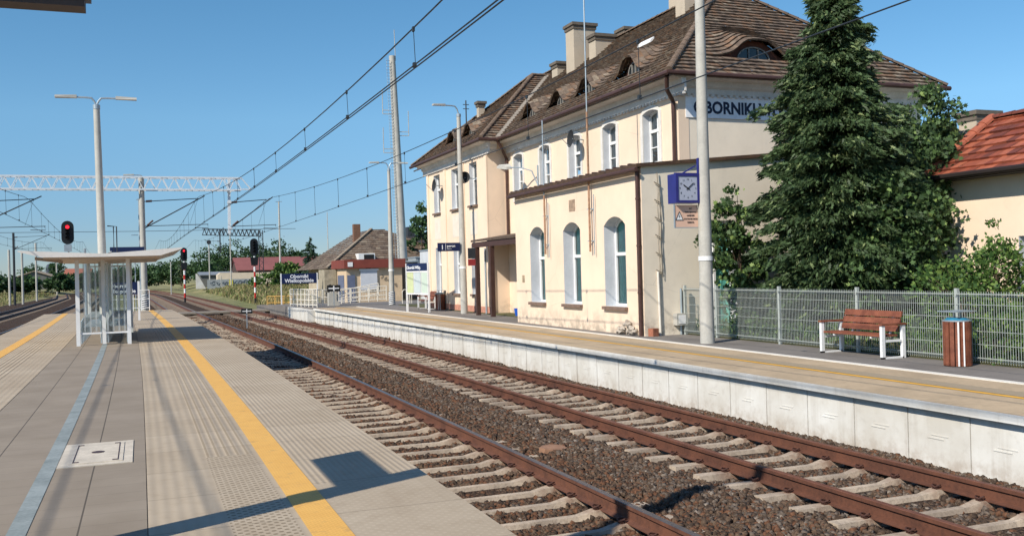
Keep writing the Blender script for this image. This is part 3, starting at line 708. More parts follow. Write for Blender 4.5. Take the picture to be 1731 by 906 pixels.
# wing
wwy = [43.5, 40.7, 38.2]
wops = [(c - .5, c + .5, 4.38, 6.18, 0.0) for c in wwy] + [(c - .45, c + .45, .6, 2.72, 0.0) for c in wwy]
wall_open(PW, YW0, YW1, Z1 - .2, EZ, wops, .22, MT['cream'], MT['reveal'], SB)
MB().box((XW + .01, YW0, Z1 - .2), (XM, YW0 + .03, EZ)).build('wall', MT['cream'], SB)
MB().box((XW + .01, YW1 - .03, Z1 - .2), (XM, YW1, EZ)).build('wall', MT['cream'], SB)
for o in wops: window(PW, o, .22, SB, curtain=(MT['lace'], o[2] + .4), mull=True, transom=.62, sill=sillm)
for c in wwy: MB().box((XW - .008, c - .46, 3.12), (XW + .004, c + .46, 4.1)).build('blind_panel', M('white_render', hexc('#ddd2c2'), .9, .08, 3) if c == wwy[0] else bpy.data.materials['white_render'], SB)
mb = MB().box((XW - .025, YW0 - .02, Z1 - .1), (XW - .002, YW1, .1)); mb.build('plinth', M('pink_plinth', hexc('#c28a74'), .9, .25, 6), SB)
mb = MB()
for y in (YW0 + .12, 39.45, 42.15, YW1 - .35): mb.box((XW - .05, y - .12, .12), (XW - .002, y + .12, 6.3))
mb.build('pilaster', MT['cream'], SB)
# cornice: frieze, dentils, soffit
def cornice(pts_out, nx, ny, length_axis, a, b, base):
    mb = MB()
    return mb
tr = MT['trim']
def cornice_run(axis, c, a, b, sgn):
    "axis 'Y': along Y on plane x=c facing -X; axis 'X': along X on plane y=c facing -Y"
    mb = MB(); db = MB()
    prof = [(0, EZ - .38), (.05, EZ - .36), (.05, EZ - .22), (.12, EZ - .16), (.16, EZ - .02), (.44, EZ + .02), (.44, EZ + .06), (0, EZ + .06)]
    if axis == 'Y': mb.prism([(c - d, a, z) for d, z in prof], (0, b - a, 0))
    else: mb.prism([(a, c - d, z) for d, z in prof], (b - a, 0, 0))
    k = a + .05
    while k < b - .1:
        if axis == 'Y': db.box((c - .085, k, EZ - .44), (c - .003, k + .1, EZ - .37))
        else: db.box((k, c - .085, EZ - .44), (k + .1, c - .003, EZ - .37))
        k += .2
    i_ = len(mb.v); mb.v += db.v; mb.f += [tuple(i_ + q for q in f) for f in db.f]; mb.mi += db.mi; mb.build('cornice', tr, SB)
cornice_run('Y', XM, YM0 - .45, YW0 - .05, 1); cornice_run('X', YM0, XM - .0, XR + .4, 1); cornice_run('Y', XW, YW0 - .4, YW1 + .4, 1)
mb = MB(); prof = [(0, EZ - .38), (.05, EZ - .36), (.05, EZ - .22), (.12, EZ - .16), (.16, EZ - .02), (.4, EZ + .02), (.4, EZ + .06), (0, EZ + .06)]
mb.prism([(XW - .0, YW0 - d, z) for d, z in prof], (XM - .45 - XW, 0, 0)); mb.build('cornice', tr, SB)
# roof planes
ez = 6.87; OX = 13.48; OY = 22.5
br1 = [eyebrow(26.4 - OY, 1.07, .6, .6, 2.0), eyebrow(29.5 - OY, 1.07, .55, .55, 1.9), eyebrow(31.9 - OY, 1.07, .55, .53, 1.9), eyebrow(34.6 - OY, 1.07, .55, .53, 1.9)]
crs = .214
sl_ = math.hypot(RX - OX, RZ - ez); RY0, RY1 = 27.3, 44.5
front = [(OX, OY, ez), (OX, 48.5, ez), (RX, RY1, RZ), (RX, RY0, RZ)]
tp = [.3, .25, .2, .15, .1]
tiled('roof', front, tiles, SB, crs, .17, bump=lambda u, s: sum(f(u, s) for f in br1), probs=tp)
eyb = eyebrow(17.0 - OX, crs * 5, .9, .56, 2.2)
tiled('roof', [(OX, OY, ez), (23.3, OY, ez), (RX, RY0, RZ)], tiles, SB, crs, .17, bump=eyb, probs=[.35, .2, .25, .2, .05])
tiled('roof', [(23.3, 48.5, ez), (23.3, OY, ez), (RX, RY0, RZ), (RX, RY1, RZ)], tiles, SB, .3, .3)
ridge_tiles('ridge_tiles', (RX, RY0, RZ + .02), (RX, RY1, RZ + .02), tiles[0], SB)
ridge_tiles('hip_tiles', (OX - .02, OY - .02, ez + .04), (RX, RY0, RZ + .04), tiles[0], SB)
ridge_tiles('hip_tiles', (23.32, OY - .02, ez + .04), (RX, RY0, RZ + .04), tiles[2], SB)
# wing roof (cross hip)
WY0, WY1, WX = 35.85, 46.2, 12.75; apx = (17.2, 40.9, 10.6)
wzs = 6.87; crw = .214
def wz(x): return wzs + (x - WX) * (10.6 - wzs) / (17.2 - WX)
wb = [eyebrow(42.3 - WY0, 5 * crw, .55, .5, 1.6), eyebrow(39.9 - WY0, 5 * crw, .55, .5, 1.6)]
tiled('wing_roof', [(WX, WY0, wzs), (WX, WY1, wzs), apx], tiles, SB, crw, .17, bump=lambda u, s: sum(f(u, s) for f in wb), probs=[.3, .1, .2, .35, .05])
tiled('wing_roof', [(WX, WY0, wzs), (18.4, WY0, wzs), (18.4, 40.9, 10.6), apx], tiles, SB, crw, .17, probs=[.3, .1, .2, .35, .05])
tiled('wing_roof', [(18.4, WY1, wzs), (WX, WY1, wzs), apx, (18.4, 40.9, 10.6)], tiles, SB, .3, .3)
ridge_tiles('hip_tiles', (WX, WY0, wzs + .04), (apx[0], apx[1], apx[2] + .04), tiles[0], SB); ridge_tiles('hip_tiles', (WX, WY1, wzs + .04), (apx[0], apx[1], apx[2] + .04), tiles[0], SB)
ridge_tiles('ridge_tiles', (apx[0], apx[1], apx[2] + .03), (18.3, 40.9, 10.63), tiles[0], SB)
# valley flashing between wing and main roof
vf = M('valley_mortar', hexc('#8f867a'), .9, .2, 8)
def fz(x): return ez + (x - OX) * (RZ - ez) / (RX - OX)
mb = MB()
pts = []
for k in range(9):
    t_ = k / 8; x = 13.5 + (17.95 - 13.5) * t_; yv = WY0 + (fz(x) - wzs) / (10.6 - wzs) * (40.9 - WY0); pts.append((x, yv, fz(x) + .06))
for p, q in zip(pts, pts[1:]): mb.beam(p, q, .22, .05)
mb.build('valley_flashing', vf, SB)
# eyebrow windows
brickred = M('eyebrow_reveal', hexc('#6d4539'), .9, .25, 8)
def brow_face(O, e, up, u0, s0, wd, ht, n_out, nm='dormer_window'):
    O, e, up = Vector(O), Vector(e), Vector(up); f = eyebrow(u0, s0, wd, ht, 2)
    base = O + up * (s0 + .0); d = MB(); us = np.linspace(u0 - wd * 1.45, u0 + wd * 1.45, 21); back = Vector(n_out) * -.3
    top = [base + e * u + Vector((0, 0, max(.0, f(u, s0 + 1e-4)) + .03)) + back for u in us]
    bot = [base + e * u + Vector((0, 0, -.02)) + back for u in us]
    for k in range(20): d.face([bot[k], bot[k + 1], top[k + 1], top[k]])
    w_ = d.build(nm, brickred, SB)
    # arched sash
    s = MB(); hw = wd * .62; hz = ht * .66; N = 10; b2 = Vector(n_out) * -.27; cen = base + b2 + e * u0 + Vector((0, 0, .03))
    A = [cen + e * (-hw * math.cos(math.pi * k / N)) + Vector((0, 0, hz * math.sin(math.pi * k / N))) for k in range(N + 1)]
    s.face(A); s.build('pane', M('attic_glass', hexc('#2a2f33'), .15, .2, 5, spec=.7) if 'attic_glass' not in bpy.data.materials else bpy.data.materials['attic_glass'], w_)
    fr = MB(); b3 = Vector(n_out) * .02
    for k in range(N): fr.beam(A[k] + b3, A[k + 1] + b3, .035)
    fr.beam(A[0] + b3, A[-1] + b3, .05)
    for c in (-.3, .3): fr.beam(cen + e * hw * c + b3, cen + e * hw * c + Vector((0, 0, hz * .93)) + b3, .035)
    fr.build('frame', M('weathered_white', hexc('#8d8a84'), .8, .2, 9) if 'weathered_white' not in bpy.data.materials else bpy.data.materials['weathered_white'], w_)
upf = Vector((RX - OX, 0, RZ - ez)).normalized(); upe = Vector((0, RY0 - OY, RZ - ez)).normalized(); upw = Vector((17.2 - WX, 0, 10.6 - wzs)).normalized()
for yc, h_ in ((26.4, .6), (29.5, .55), (31.9, .53), (34.6, .53)): brow_face((OX, OY, ez), (0, 1, 0), upf, yc - OY, 5 * crs, .57, h_, (-1, 0, 0))
brow_face((OX, OY, ez), (1, 0, 0), upe, 17.0 - OX, 5 * crs, .9, .56, (0, -1, 0))
for yc in (42.3, 39.9): brow_face((WX, WY0, wzs), (0, 1, 0), upw, yc - WY0, 5 * crw, .55, .5, (-1, 0, 0))
# gutters
gm = MT['brown']
def gutter(a, b):
    mb = MB(); a, b = Vector(a), Vector(b); mb.tube([a, b], .07, 8); mb.build('gutter', gm, SB)
gutter((OX - .06, OY - .1, ez - .04), (OX - .06, WY0, ez - .04)); gutter((OX - .1, OY - .06, ez - .04), (23.4, OY - .06, ez - .04)); gutter((WX - .06, WY0 - .1, wzs - .04), (WX - .06, WY1 + .1, wzs - .04)); gutter((WX - .1, WY0 - .06, wzs - .04), (OX - .1, WY0 - .06, wzs - .04))
mb = MB().tube([(OX - .0, OY + .12, ez - .1), (OX + .1, OY + .3, ez - .45), (XM - .09, YM0 + .12, ez - .7), (XM - .09, YM0 + .12, 4.3)], .06, 10); mb.build('downpipe', gm, SB)
mb = MB().tube([(OX - .05, WY0 - .1, ez - .1), (OX + .1, WY0 - .1, ez - .35), (XM - .09, YW0 - .22, ez - .75), (XM - .09, YW0 - .22, 2.9)], .06, 10); mb.build('downpipe', gm, SB)
mb = MB().tube([(XW - .06, YW0 + .35, 2.5), (XW - .06, YW0 + .35, Z1)], .04, 8); mb.build('downpipe', MT['galv'], SB)
# chimneys
chm = wallmat('chimney_render', hexc('#b9ac99'), .3); capm = M('chimney_cap', hexc('#6a6156'), .9, .2, 6)
def chimney(x0, x1, y0, y1, z0, z1, cap=True, mat=None, parent=SB):
    c = MB().box((x0, y0, z0), (x1, y1, z1)).build('chimney', mat or chm, parent)
    if cap:
        b_ = MB().box((x0 - .09, y0 - .09, z1 - .0), (x1 + .09, y1 + .09, z1 + .12)); b_.box((x0 - .04, y0 - .04, z1 - .14), (x1 + .04, y1 + .04, z1 - .003)); b_.build('cap', capm, c)
    return c
chimney(17.0, 18.0, 35.9, 36.7, 9.2, 11.7)
chimney(17.35, 18.2, 34.6, 35.2, 9.4, 10.95)
chimney(18.6, 19.3, 34.4, 35.1, 10, 11.25)
chimney(17.3, 17.9, 38.3, 38.9, 9.5, 10.6)
chimney(17.4, 18.2, 27.9, 28.5, 9.6, 12.6)
chimney(18.4, 19.6, 29.4, 30.6, 10, 11.9)
chimney(15.1, 15.4, 42.6, 42.9, 8.4, 9.5)
MB().tube([(14.6, 43.0, 8.2), (14.6, 43.0, 9.7)], .03, 6).beam((14.45, 43.0, 9.3), (14.75, 43.0, 9.3), .03).beam((14.45, 43.0, 9.5), (14.75, 43.0, 9.5), .03).build('roof_aerial', MT['dark_steel'], SB)
def _sp(x, y, h): return (x, y, fz(x) + h)
MB().hexa([_sp(16.15, 28.1, .03), _sp(16.3, 28.1, .03), _sp(16.3, 29.0, .03), _sp(16.15, 29.0, .03), _sp(16.15, 28.1, .12), _sp(16.3, 28.1, .12), _sp(16.3, 29.0, .12), _sp(16.15, 29.0, .12)]).build('skylight', MT['white'], SB)
# painted name band
nb = thing('station_name_board', (16.4, YM0, 5.7), 'white painted name band reading OBORNIKI in navy capitals high on the station end wall', 'sign')
MB().box((14.27, YM0 - .03, 5.72), (18.9, YM0 - .014, 6.33)).build('board', M('board_white', hexc('#f0f2f3'), .8, .08, 2), nb)
text('OBORNIKI WLKP.', .47, MT['letternavy'], nb, (14.52, YM0 - .036, 5.86), bold=.016, sx=.93)
# canopy over the platform entrance
cp = thing('entrance_canopy', (13.2, 33.2, Z1), 'dark brown lean-to canopy on two brown posts in front of the station entrance', 'canopy')
mb = MB(); z_ = 2.98
mb.hexa([(12.45, 31.0, 2.74), (XM - .02, 31.0, 2.95), (XM - .02, YW0 + .0, 2.95), (12.45, YW0 + .1, 2.74), (12.45, 31.0, 2.82), (XM - .02, 31.0, 3.05), (XM - .02, YW0 + .0, 3.05), (12.45, YW0 + .1, 2.82)])
mb.build('canopy_roof', M('canopy_felt', hexc('#594a3f'), .8, .25, 6), cp)
mb = MB().beam((12.55, 31.0, 2.62), (12.55, YW0 + .1, 2.62), .12, .2); 
for y in (31.2, 32.9, 34.6, YW0 - .15): mb.beam((12.62, y, 2.66), (XM - .03, y, 2.82), .1, .14)
mb.build('beam', MT['brown'], cp)
for y in (34.35, 36.05): MB().box((12.47, y - .08, Z1), (12.63, y + .08, 2.52)).build('post', MT['brown'], cp)
# recess behind canopy: door, bench, notices
dr = MB(); dr.box((XM - .06, 32.2, Z1), (XM - .005, 33.4, 1.95)); d_ = dr.build('door', M('door_tan', hexc('#a3936e'), .7, .15, 4), SB)
MB().box((XM - .075, 32.45, .9), (XM - .062, 33.15, 1.8)).build('pane', MT['dark'], d_)
hb = MB(); hb.box((XM - .35, 31.3, .7), (XM - .02, 32.0, .78)).beam((XM - .33, 31.35, Z1), (XM - .33, 31.35, .7), .05).beam((XM - .33, 31.95, Z1), (XM - .33, 31.95, .7), .05); ht = thing('small_table', (XM - .2, 31.6, Z1), 'small brown wooden shelf table beneath the station canopy', 'table'); hb.build('table', MT['wood'], ht)
b2 = thing('blue_bucket', (13.3, 33.6, Z1), 'small blue bucket beneath the station canopy', 'bucket')
MB().tube([(13.3, 33.6, Z1), (13.3, 33.6, Z1 + .32)], [.12, .17], 14).build('bucket', M('blue_plastic', hexc('#1f56b5'), .4, .1, 5), b2)
nbx = thing('notice_sign', (12.4, 36.1, 2.0), 'small dark square notice over a red panel on the far canopy post', 'sign')
MB().box((12.15, 36.0, 2.08), (12.46, 36.03, 2.5)).build('panel', MT['dark_steel'], nbx); MB().box((12.15, 36.0, 1.8), (12.46, 36.03, 2.06)).build('panel', M('dull_red', hexc('#9a3434'), .6, .1, 5), nbx)
sg2 = thing('number_sign', (13.9, 32.0, 2.0), 'small navy sign on the recessed wall under the canopy', 'sign'); MB().box((13.7, 31.6, 1.9), (14.0, 31.63, 2.2)).build('panel', MT['navy'], sg2)
# satellite dishes, lamps, aerial masts on the facade
dm = M('dish_grey', hexc('#26282a'), .8, .15, 5)
def dish(p, n, r, label):
    t = thing('satellite_dish', p, label, 'satellite dish', 'satellite dishes on the station front'); p = Vector(p); n = Vector(n).normalized()
    MB().disc(p, n, r, n=20, dish=.09).build('reflector', dm, t, smooth=True)
    MB().tube([p - n * .08, p - n * .2 + Vector((.15, 0, 0)), (p.x + .6, p.y, p.z - .05)], .02, 6).build('bracket', MT['galv'], t)
    MB().tube([p + Vector((0, 0, -r)), p + n * .35], .012, 6).build('feed_arm', MT['galv'], t)
dish((12.75, 42.5, 5.6), (-1, .0, .1), .30, 'dark satellite dish on the left wing, farther from the camera')
dish((12.75, 38.0, 5.52), (-.6, -.8, .1), .25, 'dark satellite dish on the left wing beside its right hand window')
dish((13.55, 29.1, 5.95), (-1, .06, .1), .30, 'dark satellite dish on the main facade between two upper windows')
def mast(x, y, z0, z1, label, rustz):
    t = thing('aerial_mast', (x, y, z0), label, 'mast', 'aerial masts on the extension front')
    MB().tube([(x, y, rustz), (x, y, z1)], .02, 8).build('pole', MT['galv'], t); MB().tube([(x, y, z0), (x, y, rustz)], .03, 8).build('pole', M('rusty_tube', hexc('#a98468'), .8, .3, 12) if 'rusty_tube' not in bpy.data.materials else bpy.data.materials['rusty_tube'], t)
    MB().beam((x + .12, y - .12, z0 + .3), (x - .02, y + .1, z0 + .3), .025).beam((x + .12, y - .12, z0 + 1.2), (x - .02, y + .1, z0 + 1.2), .025).tube([(x + .03, y - .22, z0 - .1), (x + .03, y - .22, z0 + 1.6)], .014, 6).build('bracket', MT['galv'], t)
mast(11.85, 27.5, 2.05, 6.25, 'shorter thin grey aerial mast on the extension front', 3.9)
mast(11.85, 24.3, 2.05, 9.5, 'tall rusty aerial mast rising past the station roof', 6.0)
t = thing('wall_lamp', (14.0, 34.0, 5.2), 'grey street lamp on a bent arm fixed to the station facade', 'lamp')
MB().tube([(13.98, 33.0, 4.7), (13.98, 33.0, 5.5)], .025, 8).tube([(13.98, 33.0, 4.75), (13.8, 33.15, 5.3), (13.5, 33.5, 5.45), (13.2, 34.0, 5.5)], .025, 8).build('arm', MT['galv'], t)
MB().prism([(13.3, 33.9, 5.44), (13.1, 33.95, 5.42), (12.85, 34.35, 5.5), (13.0, 34.45, 5.58), (13.3, 34.1, 5.58)], (0, 0, .08)).build('lamp_head', MT['pole'], t)
# meter box, cable conduit, wires on the end wall, broken plaster heap
t = thing('meter_box', (13.0, YE0 - .1, Z1), 'small grey electric meter box low on the extension end wall', 'meter box')
MB().box((12.78, YE0 - .2, .06), (13.1, YE0 - .003, .36)).build('box', MT['pole'], t); MB().box((12.83, YE0 - .208, .1), (13.05, YE0 - .2, .32)).build('door', MT['white'], t); MB().tube([(12.98, YE0 - .06, .06), (12.98, YE0 - .06, Z1)], .03, 8).tube([(13.0, YE0 - .06, .36), (13.0, YE0 - .06, 1.0)], .03, 8).build('pipe', MT['galv'], t)
t = thing('cable_conduit', (12.3, YE0 - .05, Z1), 'pale plastic conduit with loose cables running up the extension end wall', 'conduit')
MB().tube([(12.38, YE0 - .04, Z1), (12.35, YE0 - .04, 1.45)], .03, 8).build('pipe', MT['stripe'], t)
mb = MB(); pts = [(12.4 + .012 * math.sin(k * 1.3), YE0 - .05, 1.4 + k * .2) for k in range(14)]; mb.tube(pts, .012, 6); mb.tube([(12.46 + .015 * math.sin(k * .9 + 1), YE0 - .05, 1.3 + k * .2) for k in range(13)], .012, 6)
for k in range(6): mb.beam((12.3, YE0 - .04, 1.5 + k * .45), (12.5, YE0 - .04, 1.4 + k * .45), .02)
mb.build('cables', M('cable_grey', hexc('#8a8070'), .8, .2, 8), t)
t = thing('rubble_heap', (11.9, 22.3, Z1), 'broken plaster and stones heaped at the foot of the extension corner', 'rubble')
mb = MB()
for k in range(26):
    a = random.uniform(-.45, .45); h = max(0, .32 - abs(a) * .6) * random.random(); mb.disc((XE - .1 + random.uniform(-.05, .06), 22.25 + a, Z1 + .05 + h), (random.uniform(-1, 1), random.uniform(-1, 1), 1), random.uniform(.04, .1), .06, 6)
mb.build('stones', M('plaster_grey', hexc('#b3a89a'), .95, .3, 12, bump=.4), t)
t = thing('brick', (12.2, YE0 - .15, Z1), 'loose red brick lying by the extension downpipe', 'brick'); MB().box((12.03, YE0 - .22, Z1), (12.22, YE0 - .03, Z1 + .2), rz=.2).build('brick', M('brick_red', hexc('#a0664e'), .9, .2, 10), t)
# ------------------------------------------------------------------ platform furniture
def lamp_head(mb, p, d, L=.55):
    p = Vector(p); d = Vector(d).normalized(); x = d.cross(Vector((0, 0, 1))) * .11
    a, b = p, p + d * L
    mb.hexa([a - x * .5, a + x * .5, b + x, b - x, a - x * .4 + Vector((0, 0, .09)), a + x * .4 + Vector((0, 0, .09)), b + x * .8 + Vector((0, 0, .06)), b - x * .8 + Vector((0, 0, .06))])
def lamp_post(name, x, y, z0, ztop, r0, r1, arms, label, group='concrete lamp posts', lean=0.0, band=True):
    t = thing(name, (x, y, z0), label, 'lamp post', group)
    zs = np.linspace(z0, ztop, 6); L = lambda z: x - lean * (z - z0)
    smooth35(MB().tube([(L(z), y, z) for z in zs], list(np.linspace(r0, r1, 6)), 20).build('pole', MT['pole'], t))
    if band: MB().tube([(L(z0 + 1.9), y, z0 + 1.88), (L(z0 + 1.9), y, z0 + 1.98)], r0 * .98 + .004, 20).build('number_band', MT['white'], t)
    xt = L(ztop)
    MB().tube([(xt, y, ztop), (xt, y, ztop + .12)], r1 + .012, 12).build('pole_cap', MT['galv'], t)
    for (dx, dy, up, ln) in arms:
        d = Vector((dx, dy, 0)).normalized(); P = [Vector((xt, y, ztop + .1)), Vector((xt, y, ztop + .1 + up * .6)) + d * .06, Vector((xt, y, ztop + .1 + up * .95)) + d * ln * .25, Vector((xt, y, ztop + .1 + up)) + d * ln * .55, Vector((xt, y, ztop + .1 + up)) + d * ln]
        MB().tube(P, .028, 8).build('arm', MT['galv'], t)
        h = MB(); lamp_head(h, P[-1] - Vector((0, 0, .03)), d); h.build('lamp_head', MT['pole'], t)
    return t
lp = lamp_post('lamp_post', 11.98, 18.62, Z1, 8.7, .165, .10, [(-1, 0, .3, .9), (1, 0, .3, .9)], 'tall round concrete lamp post carrying the blue station clock', lean=-.003)
lamp_post('lamp_post', 12.58, 37.95, Z1, 8.05, .15, .085, [(-1, -.1, .35, .6)], 'concrete lamp post with one arm beside the left wing of the station', lean=.004)
lamp_post('lamp_post', 13.06, 52.2, Z1, 7.3, .16, .085, [(-1, 0, .35, .55), (1, 0, .35, .55)], 'concrete lamp post at the ramp railing near the kiosk')
lamp_post('lamp_post', -.98, 29.0, 0, 6.38, .125, .085, [(-1, 0, .22, .5), (1, 0, .22, .5)], 'two armed concrete lamp post rising behind the shelter on the island platform', lean=.012)
# clock
ck = thing('station_clock', (11.55, 18.75, 3.0), 'square blue station clock with white face bracketed to the lamp post', 'clock')
MB().box((11.24, 18.62, 3.0), (11.86, 18.95, 3.66)).build('case', MT['clockblue'], ck)
fcm = M('clock_face', hexc('#a6abba'), .5, .03, 4)
MB().box((11.31, 18.6, 3.06), (11.80, 18.618, 3.60)).build('face', fcm, ck)
bz = MB().box((11.24, 18.585, 3.0), (11.86, 18.62, 3.055)).box((11.24, 18.585, 3.605), (11.86, 18.62, 3.66)).box((11.24, 18.585, 3.0551), (11.305, 18.62, 3.6049)).box((11.805, 18.585, 3.0551), (11.86, 18.62, 3.6049)); bz.build('bezel', MT['clockblue'], ck)
cx_, cz_ = 11.555, 3.33
for h in range(1, 13):
    a = math.radians(30 * h); text(str(h), .062, MT['black'], ck, (cx_ + .205 * math.sin(a), 18.597, cz_ + .205 * math.cos(a) - .022), align='CENTER', name='numeral', depth=.001)
def hand(deg, ln, w_):
    a = math.radians(deg); d = Vector((math.sin(a), 0, math.cos(a))); c = Vector((cx_, 18.59, cz_)); MB().beam(c - d * .05, c + d * ln, .006, w_).build('hand', MT['black'], ck)
hand(304, .14, .022); hand(50, .19, .016)
MB().beam((11.5, 18.78, 3.67), (11.86, 18.75, 3.86), .03).beam((11.86, 18.62, 3.6), (11.86, 18.62, 4.02), .06).beam((11.3, 18.75, 3.68), (11.9, 18.75, 3.68), .03).build('bracket', MT['clockblue'], ck)
ws = thing('warning_sign', (11.5, 18.72, 2.45), 'pinkish warning sign with triangle hanging under the blue station clock', 'sign')
MB().box((11.26, 18.7, 2.46), (11.86, 18.72, 2.96)).build('panel', M('sign_salmon', hexc('#d9b39c'), .6, .06, 3), ws)
MB().box((11.245, 18.69, 2.44), (11.262, 18.73, 2.98)).box((11.262, 18.69, 2.44), (11.9, 18.73, 2.459)).build('frame', MT['galv'], ws)
MB().prism([(11.28, 18.697, 2.62), (11.47, 18.697, 2.62), (11.375, 18.697, 2.81)], (0, -.001, 0)).build('triangle_ground', MT['white'], ws)
m = MB().beam((11.28, 18.693, 2.62), (11.47, 18.693, 2.62), .004, .012).beam((11.28, 18.693, 2.62), (11.375, 18.693, 2.81), .004, .012).beam((11.47, 18.693, 2.62), (11.375, 18.693, 2.81), .004, .012).prism([(11.385, 18.693, 2.76), (11.355, 18.693, 2.69), (11.38, 18.693, 2.695), (11.365, 18.693, 2.64), (11.395, 18.693, 2.71), (11.372, 18.693, 2.705)], (0, -.001, 0)); m.build('triangle', MT['black'], ws)
for i, l in enumerate(['SIEĆ', 'TRAKCYJNA POD', 'NAPIĘCIEM', 'DOTYKANIE GROZI', 'ŚMIERCIĄ']): text(l, .05, MT['black'], ws, (11.67, 18.697, 2.86 - i * .078), align='CENTER', bold=.001, depth=.001, sx=.8)
MB().beam((11.86, 18.71, 2.88), (12.0, 18.71, 2.88), .02).beam((11.86, 18.71, 2.52), (12.0, 18.71, 2.52), .02).build('bracket', MT['galv'], ws)
# platform number sign
ps = thing('platform_number_sign', (12.1, 37.9, 2.3), 'navy platform sign with white figure 1 on the lamp post by the left wing', 'sign')
MB().box((11.45, 37.8, 2.43), (12.42, 37.86, 2.78)).build('panel', MT['navy'], ps)
text('1', .26, MT['letter'], ps, (11.58, 37.795, 2.51), bold=.006); MB().box((11.78, 37.79, 2.47), (11.79, 37.798, 2.74)).build('divider', MT['letter'], ps)
text('peron', .15, MT['letter'], ps, (11.84, 37.795, 2.6), bold=.002); text('platform', .06, MT['letter'], ps, (11.84, 37.795, 2.51))
# bench
def bench(origin, label, yaw=0):
    t = thing('platform_bench', (0, 0, 0), label, 'bench', 'platform benches')
    # local: length along Y (0..1.7), front at x=0 (towards track), back at x=.5
    for s, y in (('a', 0.03), ('b', 1.67)):
        MB().box((-.0, y - .03, 0), (.07, y + .03, .6)).build('leg', MT['white'], t)
        MB().box((.47, y - .03, 0), (.54, y + .03, .6)).build('leg', MT['white'], t)
        MB().box((.0, y - .03, 0.0), (.5, y + .028, .03)).build('side_rail', MT['white'], t); MB().box((.07, y - .02, .3), (.47, y + .02, .34)).build('side_rail', MT['white'], t)
        MB().box((-.02, y - .045, .602), (.56, y + .045, .635)).build('armrest', MT['wood'], t)
    m = MB()
    for x in (.04, .17, .30): m.box((x, .07, .395), (x + .115, 1.63, .43))
    m.build('seat', MT['wood'], t)
    m = MB()
    for k, z in enumerate((.47, .60, .73)): m.hexa([(.45 + k * .04, .1, z), (.48 + k * .04, .1, z), (.48 + k * .04, 1.6, z), (.45 + k * .04, 1.6, z), (.48 + k * .04, .1, z + .11), (.51 + k * .04, .1, z + .11), (.51 + k * .04, 1.6, z + .11), (.48 + k * .04, 1.6, z + .11)])
    m.build('backrest', MT['wood'], t)
    m = MB()
    for y in (.35, 1.35): m.beam((.49, y, .34), (.62, y, .83), .03).beam((.05, y, .37), (.5, y, .37), .03)
    m.build('seat_bracket', MT['white'], t)
    t.location = origin; t.rotation_euler = (0, 0, yaw); return t
bench((12.42, 13.6, Z1), 'reddish brown slatted bench with white legs in front of the wire fence')
bench((12.6, 43.9, Z1), 'distant slatted bench behind the timetable board').scale = (1, .8, 1)
def bin_(x, y, label, s=1.0):
    t = thing('litter_bin', (x, y, Z1), label, 'litter bin', 'wooden slatted litter bins')
    m = MB(); wh = MB()
    n = 16
    for k in range(n):
        a = 2 * math.pi * k / n; c = Vector((x + .2 * math.cos(a), y + .2 * math.sin(a), 0)); tng = Vector((-math.sin(a), math.cos(a), 0)) * .033; rr = Vector((math.cos(a), math.sin(a), 0)) * .02
        tgt = m
        tgt.hexa([c - tng - rr + Vector((0, 0, Z1 + .01)), c + tng - rr + Vector((0, 0, Z1 + .01)), c + tng + rr + Vector((0, 0, Z1 + .01)), c - tng + rr + Vector((0, 0, Z1 + .01)), c - tng - rr + Vector((0, 0, Z1 + .74)), c + tng - rr + Vector((0, 0, Z1 + .74)), c + tng + rr + Vector((0, 0, Z1 + .74)), c - tng + rr + Vector((0, 0, Z1 + .74))])
    m.build('slats', MT['wood'], t)
    for a0 in (-2.3, -1.9):
        c = Vector((x + .207 * math.cos(a0), y + .207 * math.sin(a0), 0)); wh.tube([c + Vector((0, 0, Z1 + .01)), c + Vector((0, 0, Z1 + .74))], .02, 6)
    wh.build('steel_strips', MT['white'], t)
    MB().tube([(x, y, Z1 + .02), (x, y, Z1 + .72)], .175, 16).build('liner', MT['dark_steel'], t)
    MB().tube([(x, y, Z1 + .742), (x, y, Z1 + .765)], .225, 20).build('rim', MT['galv'], t)
    MB().tube([(x, y, Z1 + .765), (x, y, Z1 + .80)], [.20, .15], 20).build('bag', M('blue_bag', hexc('#2f7fa0'), .35, .2, 15) if 'blue_bag' not in bpy.data.materials else bpy.data.materials['blue_bag'], t)
    m = MB()
    for dx in (-.06, .08): m.box((x + dx - .015, y - .02, Z1 + .79), (x + dx + .015, y + .0, Z1 + .9))
    m.box((x - .22, y - .2, Z1 + .9), (x + .22, y + .2, Z1 + .915)); m.build('rain_cover', MT['galv'], t)
bin_(12.63, 12.1, 'round wooden slatted litter bin with blue bag beside the wire fence')
bin_(12.95, 42.6, 'distant wooden slatted litter bin behind the timetable board')
# timetable board
tb = thing('timetable_board', (11.9, 42.5, Z1), 'white framed timetable board with blue header in front of the left wing', 'notice board')
ya, yb = 40.5, 42.0
P0, P1 = Vector((11.76, 40.4, 0)), Vector((11.62, 42.4, 0))
P0, P1 = Vector((11.80, 40.5, 0)), Vector((11.35, 42.5, 0))
e_ = (P1 - P0)
def bp(t_, z): return P0 + e_ * t_ + Vector((0, 0, z))
for t_ in (0, 1): MB().beam(bp(t_, Z1), bp(t_, 2.0), .08, .08).build('leg', MT['white'], tb)
MB().beam(bp(0, .62), bp(1, .62), .05, .06).beam(bp(0, 1.62), bp(1, 1.62), .05, .05).beam(bp(.33, .65), bp(.33, 1.6), .04, .05).beam(bp(.66, .65), bp(.66, 1.6), .04, .05).build('frame', MT['white'], tb)
hd = MB().beam(bp(.02, 1.82), bp(.98, 1.82), .05, .34).build('header', MT['navy'], tb)
